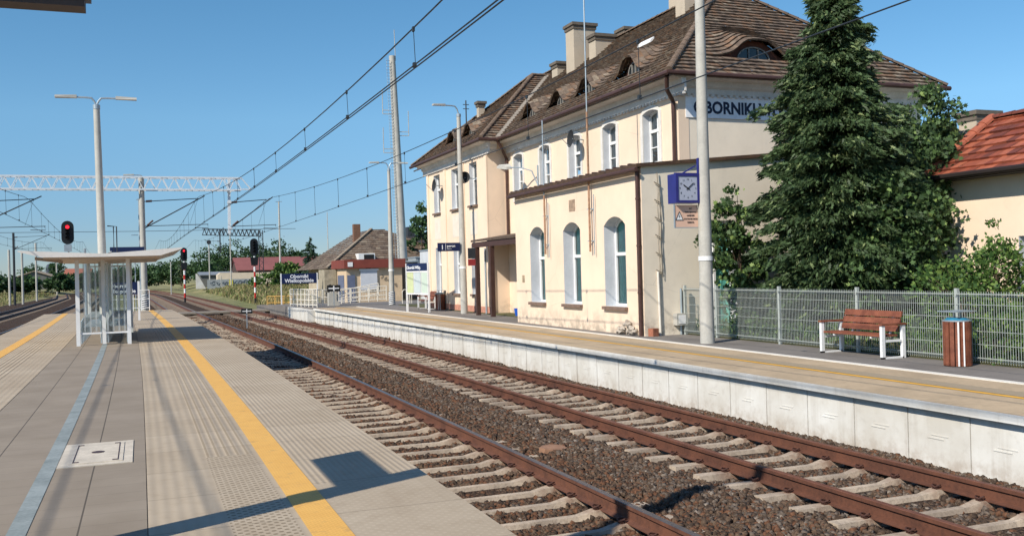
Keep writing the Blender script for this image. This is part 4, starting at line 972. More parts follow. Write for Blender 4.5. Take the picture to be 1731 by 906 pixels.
text('Oborniki Wlkp.', .2, MT['letter'], hd, tuple(P1 * .97 + P0 * .03 + Vector((-.03, 0, 1.74))), face='-X', bold=.004, sx=1.05, tilt=math.atan2(.45, 2.0) * 1.0)
for i, c in enumerate(['#bccabb', '#b9c4c4', '#bfc79a']):
    MB().beam(bp(.03 + .33 * i, 1.12), bp(.31 + .33 * i, 1.12), .02, .92).build('poster', M('poster_%d' % i, hexc(c), .5, .05, 5), tb)
# mesh fence
fn = thing('wire_mesh_fence', (13.05, 14, Z1), 'pale wire mesh fence along the back of the station platform in front of the bushes', 'fence')
fy = [21.3, 19.85, 17.4, 14.95, 12.5, 10.05, 7.6, 5.1]; fm_ = M('fence_white', hexc('#a4aaa5'), .5, .06, 6)
FX = 13.06
for y in fy: MB().box((FX - .03, y - .03, Z1), (FX + .03, y + .03, Z1 + 1.27)).build('post', fm_, fn)
for a, b in zip(fy, fy[1:]):
    m = MB(); r = .0033
    y = a - .05
    while y > b + .03:
        m.beam((FX - .04, y, Z1 + .04), (FX - .04, y, Z1 + 1.22), r * 2); y -= .05
    for z in (.08, .12, .34, .56, .78, 1.0, 1.14, 1.18):
        m.beam((FX - .045, a - .02, Z1 + z), (FX - .045, b + .02, Z1 + z), r * 2.2)
    for z in (.10, 1.16):
        y = a - .05
        while y > b + .06: m.beam((FX - .045, y, Z1 + z - .02), (FX - .085, y - .02, Z1 + z + .015), r * 2); y -= .05
        m.beam((FX - .085, a - .02, Z1 + z + .015), (FX - .085, b + .02, Z1 + z + .015), r * 2)
    m.build('mesh_panel', fm_, fn)
# ------------------------------------------------------------------ shelter on island platform
sh = thing('platform_shelter', (-.9, 28.5, 0), 'white glazed waiting shelter with butterfly roof on the island platform', 'shelter')
sy0, sy1 = 24.9, 32.0; cxs = -.86
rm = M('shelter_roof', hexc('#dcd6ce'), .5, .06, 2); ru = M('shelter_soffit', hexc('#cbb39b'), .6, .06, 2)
mb = MB()
for s in (-1, 1):
    xo = -2.68 if s < 0 else .96
    mb.prism([(cxs, sy0, 2.24), (xo, sy0, 2.34 + (.02 if s > 0 else 0)), (xo, sy0, 2.31 + (.02 if s > 0 else 0)), (cxs + s * 1.3, sy0, 2.17), (cxs, sy0, 2.16)], (0, sy1 - sy0, 0))
mb.build('roof', rm, sh)
mb = MB()
for s in (-1, 1):
    xo = -2.62 if s < 0 else .90
    mb.prism([(cxs, sy0 + .12, 2.157), (cxs + s * 1.3, sy0 + .12, 2.167), (cxs + s * 1.3, sy0 + .12, 2.13), (cxs, sy0 + .12, 2.10)], (0, sy1 - sy0 - .24, 0))
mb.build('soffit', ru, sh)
for x, y in ((-1.47, 25.65), (-.31, 25.65), (-.9, 26.1), (-1.47, 31.2), (-.31, 31.2), (-.9, 31.4), (-.9, 28.7)):
    MB().box((x - .045, y - .045, 0), (x + .045, y + .045, 2.16)).build('post', MT['white'], sh)
mb = MB()
for x in (-1.47, -.31):
    pass
mb.box((-1.425, 25.63, .28), (-.945, 25.67, .32)).box((-.855, 25.63, .28), (-.355, 25.67, .32)).box((-1.425, 31.18, .28), (-.355, 31.22, .32)).box((-.92, 26.15, .28), (-.88, 31.3, .32)).box((-1.42, 31.18, 2.0), (-.36, 31.22, 2.04))
mb.build('bottom_rail', MT['white'], sh)
def striped():
    g = G('striped_glass'); tr = g.n('ShaderNodeBsdfTransparent'); tr.inputs[0].default_value = (.9, .93, .93, 1); gl = g.n('ShaderNodeBsdfGlossy'); gl.inputs['Roughness'].default_value = .05
    df = g.n('ShaderNodeBsdfDiffuse'); df.inputs[0].default_value = (.5, .52, .52, 1); p = g.sep(); uu = g.math('ADD', p[0], p[1]); ln = lines(g, uu, .13, .035)
    m1 = g.n('ShaderNodeMixShader'); g.l(g.math('ADD', g.math('MULTIPLY', ln, .4), .02), m1.inputs[0]); g.l(tr.outputs[0], m1.inputs[1]); g.l(df.outputs[0], m1.inputs[2])
    m2 = g.n('ShaderNodeMixShader'); m2.inputs[0].default_value = .03; g.l(m1.outputs[0], m2.inputs[1]); g.l(gl.outputs[0], m2.inputs[2]); g.l(m2.outputs[0], g.out.inputs[0]); return g.m
sg = striped()
for a, b in (((-1.42, 25.645, .34), (-.95, 25.655, 2.02)), ((-.85, 25.645, .34), (-.36, 25.655, 2.02)), ((-.905, 26.16, .34), (-.895, 28.64, 2.05)), ((-.905, 28.76, .34), (-.895, 31.34, 2.05)), ((-1.42, 31.195, .34), (-.95, 31.205, 2.0)), ((-.85, 31.195, .34), (-.36, 31.205, 2.0))):
    MB().box(a, b).build('glass_panel', sg, sh)
mb = MB()
def hoop(mb, x0, x1, y, h): mb.tube([(x0, y, 0), (x0, y, h - .1), (x0 + .06 * np.sign(x1 - x0), y, h), (x1 - .06 * np.sign(x1 - x0), y, h), (x1, y, h - .1), (x1, y, 0)], .024, 8)
for s in (-1, 1):
    st_ = sh
    m = MB()
    for y in np.arange(26.5, 31.2, .62): hoop(m, -.9 + s * .08, -.9 + s * .54, y, .66)
    m.build('armrests', MT['galv'], st_)
    MB().box((-.9 + s * .3 - .2, 26.5, .42), (-.9 + s * .3 + .2, 30.9, .45)).build('seat', MT['galv'], st_)
tbx = thing('shelter_sign_box', (-2.1, 25.3, 2.1), 'flat information box hung beneath the left wing of the shelter roof', 'sign')
MB().hexa([(-2.35, 25.2, 2.12), (-1.8, 25.2, 2.04), (-1.8, 25.9, 2.04), (-2.35, 25.9, 2.12), (-2.35, 25.2, 2.19), (-1.8, 25.2, 2.13), (-1.8, 25.9, 2.13), (-2.35, 25.9, 2.19)]).build('box', M('box_tan', hexc('#a58f7c'), .7, .1, 6), tbx)
# station name signs and other pieces behind the shelter
def name_sign(x0, x1, y, z0, z1, zf, label, l1, l2, size, face='-Y'):
    t = thing('station_name_sign', ((x0 + x1) / 2, y, zf), label, 'sign', 'navy station name signs')
    MB().box((x0, y, z0), (x1, y + .06, z1)).build('panel', MT['navy'], t)
    for x in (x0 - .04, x1 + .04): MB().box((x - .04, y, zf), (x + .04, y + .08, z1 + .03)).build('leg', MT['white'], t)
    text(l1, size, MT['letter'], t, ((x0 + x1) / 2, y - .005, z0 + (z1 - z0) * .56), align='CENTER', bold=size * .025)
    text(l2, size, MT['letter'], t, ((x0 + x1) / 2, y - .005, z0 + (z1 - z0) * .14), align='CENTER', bold=size * .025)
name_sign(-1.45, -.15, 40.0, 1.02, 1.5, 0, 'navy station name sign seen through the shelter glass', 'Oborniki', 'Wielkopolskie', .2)
name_sign(9.55, 12.1, 71.0, .98, 1.72, -.9, 'navy station name sign standing before the spruce at the far platform end', 'Oborniki', 'Wielkopolskie', .36)
t = thing('direction_sign', (-.4, 34, 2.5), 'long flat navy sign above the shelter roof beside the lamp post', 'sign')
MB().box((-1.0, 36.0, 2.56), (.12, 36.1, 2.74)).build('panel', MT['navy'], t); MB().beam((-.98, 36, 2.6), (-.98, 36, 0), .08).build('post', MT['white'], t)
t = thing('service_ladder', (-.7, 30.0, 3.0), 'small steel ladder bracket on the lamp post above the shelter roof', 'ladder')
MB().tube([(-.86, 29.05, 2.35), (-.70, 29.05, 2.4), (-.70, 29.05, 3.1), (-.86, 29.05, 3.12)], .016, 6).tube([(-.62, 29.05, 2.35), (-.62, 29.05, 3.1), (-.86, 29.05, 3.12)], .016, 6).build('rail', MT['dark_steel'], t)
# low end fence of island platform
t = thing('end_barrier', (.3, 51.8, 0), 'low white barrier across the far end of the island platform', 'barrier')
mb = MB()
for x in np.arange(-.9, 1.01, .38): mb.tube([(x + off(51.8), 51.8, 0), (x + off(51.8), 51.8, 1.05)], .022, 6)
for z in (.15, .6, 1.05): mb.tube([(-.9 + off(51.8), 51.8, z), (1.0 + off(51.8), 51.8, z)], .018, 6)
mb.build('railing', MT['white'], t)
# ------------------------------------------------------------------ gantries and catenary
GY = 54.0
def truss(mb, a, b, w_, h, n, r=.025, mi=0):
    a, b = Vector(a), Vector(b); up = Vector((0, 0, h)); side = Vector((0, w_, 0))
    for o in (Vector((0, 0, 0)), side, up, side + up): mb.beam(a + o, b + o, .075)
    for k in range(n):
        p, q = a + (b - a) * k / n, a + (b - a) * (k + 1) / n; mid = (p + q) / 2
        for o in (Vector((0, 0, 0)), side): mb.beam(p + o, mid + o + up, r * 1.6).beam(mid + o + up, q + o, r * 1.6)
        mb.beam(p, q + side, r).beam(p + up, q + side + up, r)
g1 = thing('catenary_gantry', (.14, GY, -.2), 'white lattice catenary gantry spanning the tracks beyond the island platform', 'gantry')
galvw = M('galvanised_pale', hexc('#d6dde1'), .5, .08, 5, metal=.1)
mb = MB(); truss(mb, (-16, GY - .3, 6.32), (5.2, GY - .3, 6.32), .6, .65, 34); mb.beam((5.2, GY - .3, 6.35), (5.7, GY - .3, 6.35), .06).beam((5.2, GY - .3, 6.97), (5.7, GY - .3, 6.35), .06); mb.build('beam', galvw, g1)
smooth35(MB().tube([(.16, GY, -1), (.1, GY, 7.0)], [.17, .13], 16).build('post', MT['pole'], g1)); smooth35(MB().tube([(-15.8, GY, -1), (-15.8, GY, 7.0)], [.17, .13], 16).build('post', MT['pole'], g1))
for x, lab in ((4.58, 0), (-8.1, 1)):
    mb = MB().beam((x, GY, 7.0), (x - .05, GY, 3.96), .14); 
    for z in (4.2, 5.6, 6.2): mb.box((x - .12, GY - .1, z), (x + .1, GY + .1, z + .12))
    mb.build('drop_post', galvw, g1)
t = thing('mast_post', (-.1, 55.5, 0), 'slimmer grey steel mast standing close to the gantry post', 'mast')
MB().tube([(-.02, 55.4, -1), (-.02, 55.4, 5.95)], .06, 8).beam((-.15, 55.4, 5.9), (.1, 55.4, 5.98), .05).tube([(-.3, 56, -1), (-.3, 56, 3.0)], .03, 6).beam((-.45, 55.6, 4.0), (-.1, 55.6, 4.0), .03).build('post', MT['galv'], t)
lamp_post('lamp_post', .20, 57, -.9, 7.2, .1, .07, [(-1, 0, .1, .45)], 'slim lamp post rising just behind the gantry post on the island platform')
def hazard(x, y, z0, z1, r, label):
    t = thing('hazard_sleeve', (x, y, z0), label, 'hazard sleeve', 'striped hazard sleeves'); m = MB(); n = 8; k_ = 7
    for k in range(k_):
        for j in range(16):
            a0, a1 = 2 * math.pi * j / 16, 2 * math.pi * (j + 1) / 16; H = (z1 - z0) / k_; zz = lambda a, kk: z0 + kk * H + (a / (2 * math.pi)) * H * 2 - H
            for hf in (0, 1):
                m.face([(x + r * math.cos(a0), y + r * math.sin(a0), min(max(zz(a0, k + hf / 2), z0), z1)), (x + r * math.cos(a1), y + r * math.sin(a1), min(max(zz(a1, k + hf / 2), z0), z1)), (x + r * math.cos(a1), y + r * math.sin(a1), min(max(zz(a1, k + hf / 2 + .5), z0), z1)), (x + r * math.cos(a0), y + r * math.sin(a0), min(max(zz(a0, k + hf / 2 + .5), z0), z1))], hf)
    m.build('stripes', [MT['white'], MT['dark_steel']], t)
hazard(.16, GY, 0, .8, .19, 'white and grey striped sleeve on the foot of the gantry post')
hazard(13.06, 52.2, Z1, .55, .185, 'white and grey striped sleeve on the foot of the lamp post by the ramp')
def wire(name, pts, r, label, group='overhead wires', drop=None):
    t = thing(name, pts[0], label, 'overhead wire', group)
    MB().tube(pts, r, 5, cap=False).build('wire', MT['wire'], t); return t
def catenary(xc, of, ys, zc, zmax, zmin, r, label, twin=0, zig=.2, sup=54.0, span=60.0, zc2=None):
    def zm(y):
        ph = ((y - sup) / span) % 1.0; return zmin + (zmax - zmin) * (2 * ph - 1) ** 2
    def xz(y): return xc + of(y) + zig * math.cos((y - sup) / span * math.pi)
    t = thing('overhead_line', (xc, ys[0], zc), label, 'overhead line', 'overhead lines')
    Y = np.arange(ys[0], ys[1], 2.5); zcf = (lambda y: float(np.interp(y, [5, 54], [zc, zc2 or zc])))
    tw_ = twin
    MB().tube([(xz(y) - tw_, y, zcf(y)) for y in Y], r, 5, cap=False).build('contact_wire', MT['wire'], t)
    if twin: MB().tube([(xz(y) + tw_, y, zcf(y)) for y in Y], r, 5, cap=False).build('contact_wire', MT['wire'], t)
    MB().tube([(xc + of(y) + zig * math.cos((y - sup) / span * math.pi), y, zm(y)) for y in Y], r * 1.1, 5, cap=False).build('messenger_wire', MT['wire'], t)
    y = sup - 40.6
    while y < min(ys[1], 112):
        x = xz(y)
        MB().tube([(x - .0, y, zm(y)), (x + .02, y, zcf(y))], .006 if y < 30 else .008, 4).box((x - .02, y - .03, zcf(y) - .01), (x + .03, y + .03, zcf(y) + .06)).box((x - .015, y - .03, zm(y) - .05), (x + .015, y + .03, zm(y) + .02)).build('dropper', MT['wire'], t)
        y += 4.6 if y < sup - 8 or y > sup + 6 else 5.5
    return t
catenary(3.72, off, (-30, 230), 4.63, 5.95, 5.03, .011, 'twin overhead line with droppers above the track beside the island platform', twin=.03, zig=-.12, zc2=4.35)
catenary(7.43, off, (-30, 230), 4.30, 5.9, 5.1, .010, 'overhead line crossing in front of the station above the rusty track', zig=-.1, zc2=4.1)
catenary(-5.45, offL, (-30, 230), 4.5, 5.9, 5.1, .011, 'overhead line above the track left of the island platform', zig=.15)
catenary(-9.75, offL, (-30, 230), 4.5, 5.9, 5.1, .011, 'overhead line above the outermost left track', zig=-.15)
def cantilever(xm, xw, y, zt, label, s=1):
    t = thing('cantilever_arm', (xm, y, zt), label, 'cantilever arm', 'catenary cantilever arms')
    MB().tube([(xm, y, zt - .2), (xw, y, zt - .03)], .022, 6).tube([(xm, y, zt - 1.62), (xw + .35 * s, y, zt + .12)], .03, 6).tube([(xm, y, zt - 1.5), (xw + .5 * s, y, zt - 1.42)], .018, 6).tube([(xw + .45 * s, y, zt - 1.4), (xw + .5 * s, y, zt - 1.62), (xw - .2 * s, y, zt - 1.6)], .015, 6).tube([(xw, y, zt - .03), (xw - .45 * s, y, zt - 1.4)], .008, 4).build('tubes', MT['dark_steel'], t)
    MB().tube([(xm + .12 * s, y, zt - .19), (xm + .42 * s, y, zt - .17)], .06, 8).tube([(xm + .15 * s, y, zt - 1.47), (xm + .45 * s, y, zt - 1.2)], .05, 8).build('insulator', MT['brown'], t)
cantilever(.2, 2.95, GY, 5.9, 'black cantilever arm reaching right from the gantry post')
cantilever(4.56, 6.55, GY, 5.85, 'black cantilever arm on the short drop post of the white gantry')
cantilever(-8.1, -5.0, GY, 5.85, 'black cantilever arm left of the shelter reaching over the left track')
wire('feeder_wire', [(-16, GY, 4.1), (-8, GY, 4.12), (0, GY, 4.13), (7.2, GY, 4.2), (8.1, GY, 4.2)], .012, 'thin cross span wire running level below the white gantry')
# second, distant dark gantry
g2 = thing('catenary_gantry', (17, 152, .3), 'distant dark steel lattice gantry over the far tracks', 'gantry')
mb = MB(); truss(mb, (8.7, 150, 8.0), (17.3, 150, 7.7), .6, .95, 14, .05); mb.build('beam', MT['dark_steel'], g2)
mb = MB()
for x in (16.9, 17.5): mb.beam((x, 150, 0), (x, 150, 8.6), .12)
for z in np.arange(.5, 8.3, .9): mb.beam((16.9, 150, z), (17.5, 150, z + .45), .06).beam((17.5, 150, z + .45), (16.9, 150, z + .9), .06)
mb.build('post', MT['dark_steel'], g2); MB().beam((11.2, 150, 8.9), (11.2, 150, 5.2), .18).beam((11.7, 150, 9.1), (11.7, 150, 7.9), .12).build('drop_post', MT['dark_steel'], g2)
cantilever(11.2, 9.3, 150, 7.2, 'small distant cantilever arm on the dark gantry', s=-1)
# slim distant poles
for (x, y, z0, z1, r, lab) in [(13.52, 160, 0, 8.6, .12, 'pale pole under the dark gantry nearest the graffiti fence'), (11.5, 180, .2, 7.7, .14, 'pale pole with a flood light head left of the dark gantry'), (36.6, 200, 4, 14.6, .1, 'very slim distant pole above the trees left of the tiled house'), (4.1, 150, -.9, 4.1, .1, 'short pale pole among the trees right of the shelter'), (20.97, 157, -.9, 13.5, .17, 'tall slim pale pole beside the navy name sign'), (12.35, 165, -.3, 1.8, .1, 'short grey post by the far graffiti fence')]:
    t = thing('distant_pole', (x, y, z0), lab, 'pole', 'distant poles'); MB().tube([(x, y, z0 - 1), (x, y, z1)], [r, r * .7], 8).build('pole', MT['pole'], t)
    if 'flood' in lab: MB().disc((x, y, z1 + .25), (0, -1, 0), .4, .3, 10).build('lamp_head', MT['dark_steel'], t)
    if 'navy' in lab: MB().beam((x - .5, y, z1), (x + .5, y, z1 + .05), .1).build('crossbar', MT['galv'], t)
for i, (x, y, z1, lab) in enumerate([(-13.9, 121, 5.3, 'first pale pole of the cluster at the far left edge'), (-13.4, 121, 7.2, 'dark lattice mast in the cluster at the far left edge'), (-13.0, 125, 5.3, 'second pale pole in the cluster at the far left edge'), (-13.1, 142, 6.8, 'single pale pole left of the shelter roof'), (-13.68, 183, 4.8, 'small grey pole with a sign seen beside the shelter post')]):
    t = thing('distant_pole', (x, y, -1), lab, 'pole', 'distant left poles'); MB().tube([(x, y, -1.2), (x, y, z1)], .13, 8).build('pole', MT['dark_steel'] if 'dark' in lab else MT['pole'], t)
cantilever(-13.4, -10.0, 121, 6.9, 'thin distant cantilever on the dark mast at far left')
# ------------------------------------------------------------------ signals
def signal(x, y, z0, zc, w_, h, label, mode, r=.06, red=True):
    t = thing('railway_signal', (x, y, z0), label, 'signal', 'colour light signals')
    pl = [(x + w_ / 2 * math.cos(a), y, zc + h / 2 - w_ / 2 + w_ / 2 * math.sin(a)) for a in np.linspace(0, math.pi, 9)] + [(x + w_ / 2 * math.cos(a), y, zc - h / 2 + w_ / 2 + w_ / 2 * math.sin(a)) for a in np.linspace(math.pi, 2 * math.pi, 9)]
    hd = MB().prism(pl, (0, .12, 0)).build('head', MT['black'], t)
    n = 4; zs = [zc + h / 2 - w_ * .55 - k * (h - w_ * 1.1) / (n - 1) for k in range(n)]
    for k, z in enumerate(zs):
        m = MB(); rr = w_ * .15
        m.disc((x, y - .02, z), (0, -1, 0), rr, .03, 14); m.build('lamp', MT['redlamp'] if (k == 0 and red) else MT['dark'], hd)
        v = MB()
        for j in range(8):
            a0, a1 = math.pi * j / 8, math.pi * (j + 1) / 8
            v.face([(x + rr * 1.2 * math.cos(a0), y, z + rr * 1.2 * math.sin(a0)), (x + rr * 1.2 * math.cos(a1), y, z + rr * 1.2 * math.sin(a1)), (x + rr * 1.2 * math.cos(a1), y - w_ * .35, z + rr * 1.2 * math.sin(a1)), (x + rr * 1.2 * math.cos(a0), y - w_ * .35, z + rr * 1.2 * math.sin(a0))])
        v.build('hood', MT['black'], hd)
    if mode == 'post':
        H = zc - h / 2 - z0; nseg = 9
        for k in range(nseg): MB().tube([(x, y + .1, z0 + H * k / nseg), (x, y + .1, z0 + H * (k + 1) / nseg)], r, 10).build('post_band', MT['black'] if k == 0 else (MT['red'] if k % 2 else MT['white']), t)
        MB().prism([(x - w_ * .38, y - .02, z0 + H * .80), (x + w_ * .38, y - .02, z0 + H * .80), (x + w_ * .5, y - .02, z0 + H * .97), (x - w_ * .5, y - .02, z0 + H * .97)], (0, .3, 0)).build('lamp_box', MT['black'], t)
    else:
        MB().box((x - w_ * .3, y - .05, zc - h / 2 - .32), (x + w_ * .3, y + .1, zc - h / 2 - .01)).build('mounting_box', MT['galv'], t)
        MB().tube([(x, y, zc - h / 2 - .3), (x + .25, y + .1, zc - h / 2 - .7), (x + .9, y + .1, zc - h / 2 - .7)], .03, 6).tube([(x + .7, y + .1, z0), (x + .7, y + .1, zc - h / 2 - .2)], .06, 8).build('bracket', MT['galv'], t)
    return t
signal(-3.1, 48.0, -.9, 3.82, .52, 1.08, 'large black signal head showing red above the shelter roof at left', 'bracket')
signal(4.16, 104, -.9, 4.05, .62, 1.4, 'red signal on a red and white banded post between the distant tracks', 'post', .1)
signal(9.82, 91, -.9, 4.3, .72, 1.62, 'dark unlit signal on a red and white banded post at the grass edge', 'post', .09, red=False)
# white cross indicator plates
def cross(x, y, z0, z, w_, h, label):
    t = thing('cross_sign', (x, y, z0), label, 'sign', 'black cross indicator signs')
    MB().box((x - w_ / 2, y, z - h / 2), (x + w_ / 2, y + .02, z + h / 2)).build('plate', MT['black'], t)
    MB().box((x - w_ * .4, y - .012, z - h * .09), (x + w_ * .4, y - .002, z + h * .09)).box((x - h * .09, y - .016, z - h * .42), (x + h * .09, y - .004, z + h * .42)).build('cross', MT['white'], t)
    MB().box((x - .025, y + .021, z0), (x + .025, y + .04, z - h / 2 + .05)).build('stake', MT['galv'], t)
cross(4.7, 47.5, -.95, -.07, .52, .24, 'small black plate with white cross on a stake between the tracks')
cross(10.15, 54.0, -.2, .80, .75, .36, 'larger black plate with white cross on the ramp railing')
# ------------------------------------------------------------------ ramp railings
rl = M('railing_cream', hexc('#dcd5c6'), .6, .08, 6)
def railing(name, A, B, zA, zB, h, n, label, mat=None, bars=True, rails=(1.0, .55)):
    t = thing(name, A + (zA,), label, 'railing', 'ramp railings'); A, B = Vector(A + (zA,)), Vector(B + (zB,)); m = MB()
    for k in range(n + 1): p = A + (B - A) * k / n; MB().tube([p, p + Vector((0, 0, h))], .028, 6).build('post', mat or rl, t)
    for f in rails: m.tube([A + Vector((0, 0, h * f)), B + Vector((0, 0, h * f))], .024, 6)
    m.build('rails', mat or rl, t)
    if bars:
        m = MB(); N = n * 4
        for k in range(N): p = A + (B - A) * (k + .5) / N; m.tube([p + Vector((0, 0, .1)), p + Vector((0, 0, h * .95))], .012, 4)
        m.build('bars', mat or rl, t)
railing('ramp_railing', (8.35, 58.5), (8.85, 52.0), -.25, -.19, 1.0, 7, 'cream railing running down the approach beside the rusty track', rails=(1, .7, .4, .12))
railing('ramp_railing', (10.6, 54.2), (13.2, 54.0), -.1, .0, .85, 5, 'cream zigzag ramp railing in front of the kiosk', rails=(1, .7, .4, .12))
railing('ramp_railing', (10.4, 55.8), (13.1, 55.6), -.2, .25, .75, 5, 'sloping cream ramp railing behind the front one', bars=False, rails=(1, .6, .2))
railing('ramp_railing', (9.0, 56.5), (10.9, 56.4), -.3, -.3, 1.0, 4, 'short cream railing across the platform end')
MB().box((8.2, 51.3, -1.2), (8.9, 58.5, -.3)).build('ramp_wall', MT['white_conc'], kind='structure')
ob = thing('utility_cabinet', (10.2, 54.4, -.2), 'pale grey utility cabinet behind the cross sign on the ramp', 'cabinet'); MB().box((9.9, 54.3, -.2), (10.45, 54.7, .55)).build('box', MT['pole'], ob)
for k in range(3):
    t = thing('cycle_stand', (14.0 + k * .55, 53.5, Z1), ['left', 'middle', 'right'][k] + ' white cycle stand hoop between the ramp and the timetable board', 'cycle stand', 'cycle stands')
    hoop_m = MB(); x = 14.0 + k * .55; hoop_m.tube([(x, 53.5, Z1), (x, 53.5, .48), (x + .08, 53.5, .6), (x + .36, 53.5, .6), (x + .44, 53.5, .48), (x + .44, 53.5, Z1)], .026, 8); hoop_m.build('hoop', rl, t)
railing('yellow_railing', (8.6, 72.0), (10.2, 71.0), -.85, -.85, .95, 3, 'orange yellow pedestrian barrier beside the crossing', mat=MT['orange'], rails=(1, .5, .05))
railing('yellow_railing', (10.3, 71.0), (12.4, 72.5), -.85, -.8, .95, 3, 'second orange yellow barrier behind the first one', mat=MT['orange'], rails=(1, .5, .05))
# ------------------------------------------------------------------ radio mast
rmst = thing('radio_mast', (19.7, 74.7, -.3), 'very tall grey tapered radio mast with ladder and whip antennas', 'mast')
smooth35(MB().tube([(19.72, 74.7, -.4), (19.2, 74.7, 19.0)], [.42, .25], 18).build('tube', MT['pole'], rmst))
m = MB(); 
for s in (-.12, .12): m.tube([(19.28 + s - .1, 74.4, 0), (18.82 + s - .05, 74.4, 18.7)], .014, 5)
for k in range(74): z = .3 + k * .25; f = z / 19; m.beam((19.18 - .46 * f - .1, 74.4, z), (19.45 - .46 * f - .06, 74.4, z), .03)
m.build('ladder', MT['galv'], rmst)
m = MB(); m.tube([(19.45, 74.6, 18.6), (19.4, 74.6, 21.1)], .03, 5)
for x, z, s in ((18.3, 14.6, -1), (18.3, 11.5, -1), (20.4, 12.9, 1)): m.beam((19.3, 74.6, z), (x, 74.6, z), .05).beam((19.3, 74.6, z - .3), (x, 74.6, z - .3), .05).tube([(x, 74.6, z - .3), (x, 74.6, z + 1.7)], .03, 5)
m.build('antennas', MT['pole'], rmst)
# ------------------------------------------------------------------ pole and sign just outside the frame (their shadow falls on the platform)
lamp_post('lamp_post', -1.02, 5.93, 0, 5.2, .15, .12, [(1, 0, .3, .3)], 'near concrete lamp post at the left, standing beside the camera')
t = thing('hanging_sign', (-1.02, 6.6, 2.3), 'narrow platform sign board fixed to the near lamp post', 'sign'); MB().box((-1.04, 6.08, 2.15), (-1.0, 7.2, 2.56)).build('panel', MT['navy'], t)
t = thing('canopy_edge', (-1.2, 3.1, 2.4), 'dark brown underside edge of a hanging platform sign at the top left corner', 'sign')
MB().box((-1.8, 3.02, 2.395), (-.135, 3.1, 2.43)).build('underside', M('dark_brown_metal', hexc('#4b3d37'), .6, .2, 4), t); MB().box((-1.8, 3.0, 2.4305), (-.12, 3.12, 2.85)).build('case', MT['navy'], t)
MB().tube([(-1.7, 3.14, 0), (-1.7, 3.14, 2.5)], .05, 8).build('post', MT['white'], t)
# ------------------------------------------------------------------ distant buildings
def gable(name, x0, x1, y0, y1, z0, ze, zr, axis, wallm, roofm, label, cat='building', over=.3):
    t = thing(name, ((x0 + x1) / 2, (y0 + y1) / 2, z0), label, cat)
    m = MB(); m.box((x0, y0, z0), (x1, y1, ze)); 
    if axis == 'X':
        ym = (y0 + y1) / 2; m.prism([(x0, y0, ze), (x0, y1, ze), (x0, ym, zr)], (x1 - x0, 0, 0)); m.build('wall', wallm, t)
        r = MB(); s = (zr - ze) / (ym - y0)
        r.hexa([(x0 - over, y0 - over, ze - over * s + .02), (x1 + over, y0 - over, ze - over * s + .02), (x1 + over, ym, zr + .02), (x0 - over, ym, zr + .02), (x0 - over, y0 - over, ze - over * s + .17), (x1 + over, y0 - over, ze - over * s + .17), (x1 + over, ym, zr + .17), (x0 - over, ym, zr + .17)])
        r.hexa([(x0 - over, ym, zr + .02), (x1 + over, ym, zr + .02), (x1 + over, y1 + over, ze - over * s + .02), (x0 - over, y1 + over, ze - over * s + .02), (x0 - over, ym, zr + .171), (x1 + over, ym, zr + .171), (x1 + over, y1 + over, ze - over * s + .17), (x0 - over, y1 + over, ze - over * s + .17)])
    else:
        xm = (x0 + x1) / 2; m.prism([(x0, y0, ze), (x1, y0, ze), (xm, y0, zr)], (0, y1 - y0, 0)); m.build('wall', wallm, t)
        r = MB(); s = (zr - ze) / (xm - x0)
        r.hexa([(x0 - over, y0 - over, ze - over * s + .02), (xm, y0 - over, zr + .02), (xm, y1 + over, zr + .02), (x0 - over, y1 + over, ze - over * s + .02), (x0 - over, y0 - over, ze - over * s + .17), (xm, y0 - over, zr + .17), (xm, y1 + over, zr + .17), (x0 - over, y1 + over, ze - over * s + .17)])
        r.hexa([(xm, y0 - over, zr + .02), (x1 + over, y0 - over, ze - over * s + .02), (x1 + over, y1 + over, ze - over * s + .02), (xm, y1 + over, zr + .02), (xm, y0 - over, zr + .171), (x1 + over, y0 - over, ze - over * s + .17), (x1 + over, y1 + over, ze - over * s + .17), (xm, y1 + over, zr + .171)])
    r.build('roof', roofm, t); return t
redroof = M('red_sheet_roof', hexc('#84504a'), .7, .12, .4); cw = M('pale_render', hexc('#b9ab93'), .9, .15, 1); dkw = M('dark_boards', hexc('#4a3a33'), .9, .2, 2); greywall = M('grey_boards', hexc('#6a6a66'), .9, .15, 1)
tb_ = gable('warehouse', 16.3, 38.5, 178, 192, -.2, 2.7, 5.0, 'X', dkw, redroof, 'long low warehouse with a red sheet roof beyond the grass')
t = thing('goods_wagon', (17, 171, 0), 'pale cream goods wagon roofline standing behind the graffiti fence', 'wagon'); m = MB(); m.prism([(12.2, 171, .2), (12.2, 171, 2.0), (12.7, 171, 2.35), (21.5, 171, 2.25), (21.5, 171, .2)], (0, 3, 0)); m.build('body', M('wagon_cream', hexc('#d8c7ae'), .7, .1, 1), t)
t = thing('graffiti_fence', (14.5, 166, 0), 'grey concrete slab fence covered in graffiti lettering shapes', 'fence')
MB().box((10.2, 166, -.3), (18.9, 166.15, 1.22)).build('panel', M('fence_concrete', hexc('#9ba0a0'), .9, .15, 1), t)
m = MB(); random.seed(5)
for k in range(26):
    x = 11.0 + k * .3; z = .35 + random.random() * .4; r = .15 + random.random() * .2
    m.tube([(x + r * math.cos(a), 165.96, z + r * math.sin(a)) for a in np.linspace(random.random() * 3, 4 + random.random() * 2, 9)], .03, 4)
m.build('graffiti', M('graffiti_dark', hexc('#4d5660'), .8, .1, 5), t)
MB().box((13.7, 165.9, -.2), (14.3, 165.97, 1.1)).build('yellow_patch', M('patch_yellow', hexc('#cfc24e'), .8, .1, 4), t)
gable('shed', 10.2, 15.8, 185, 192, -.2, 2.0, 2.5, 'X', greywall, M('grey_roof', hexc('#7b8288'), .8, .1, 1), 'small grey shed left of the red roofed warehouse')
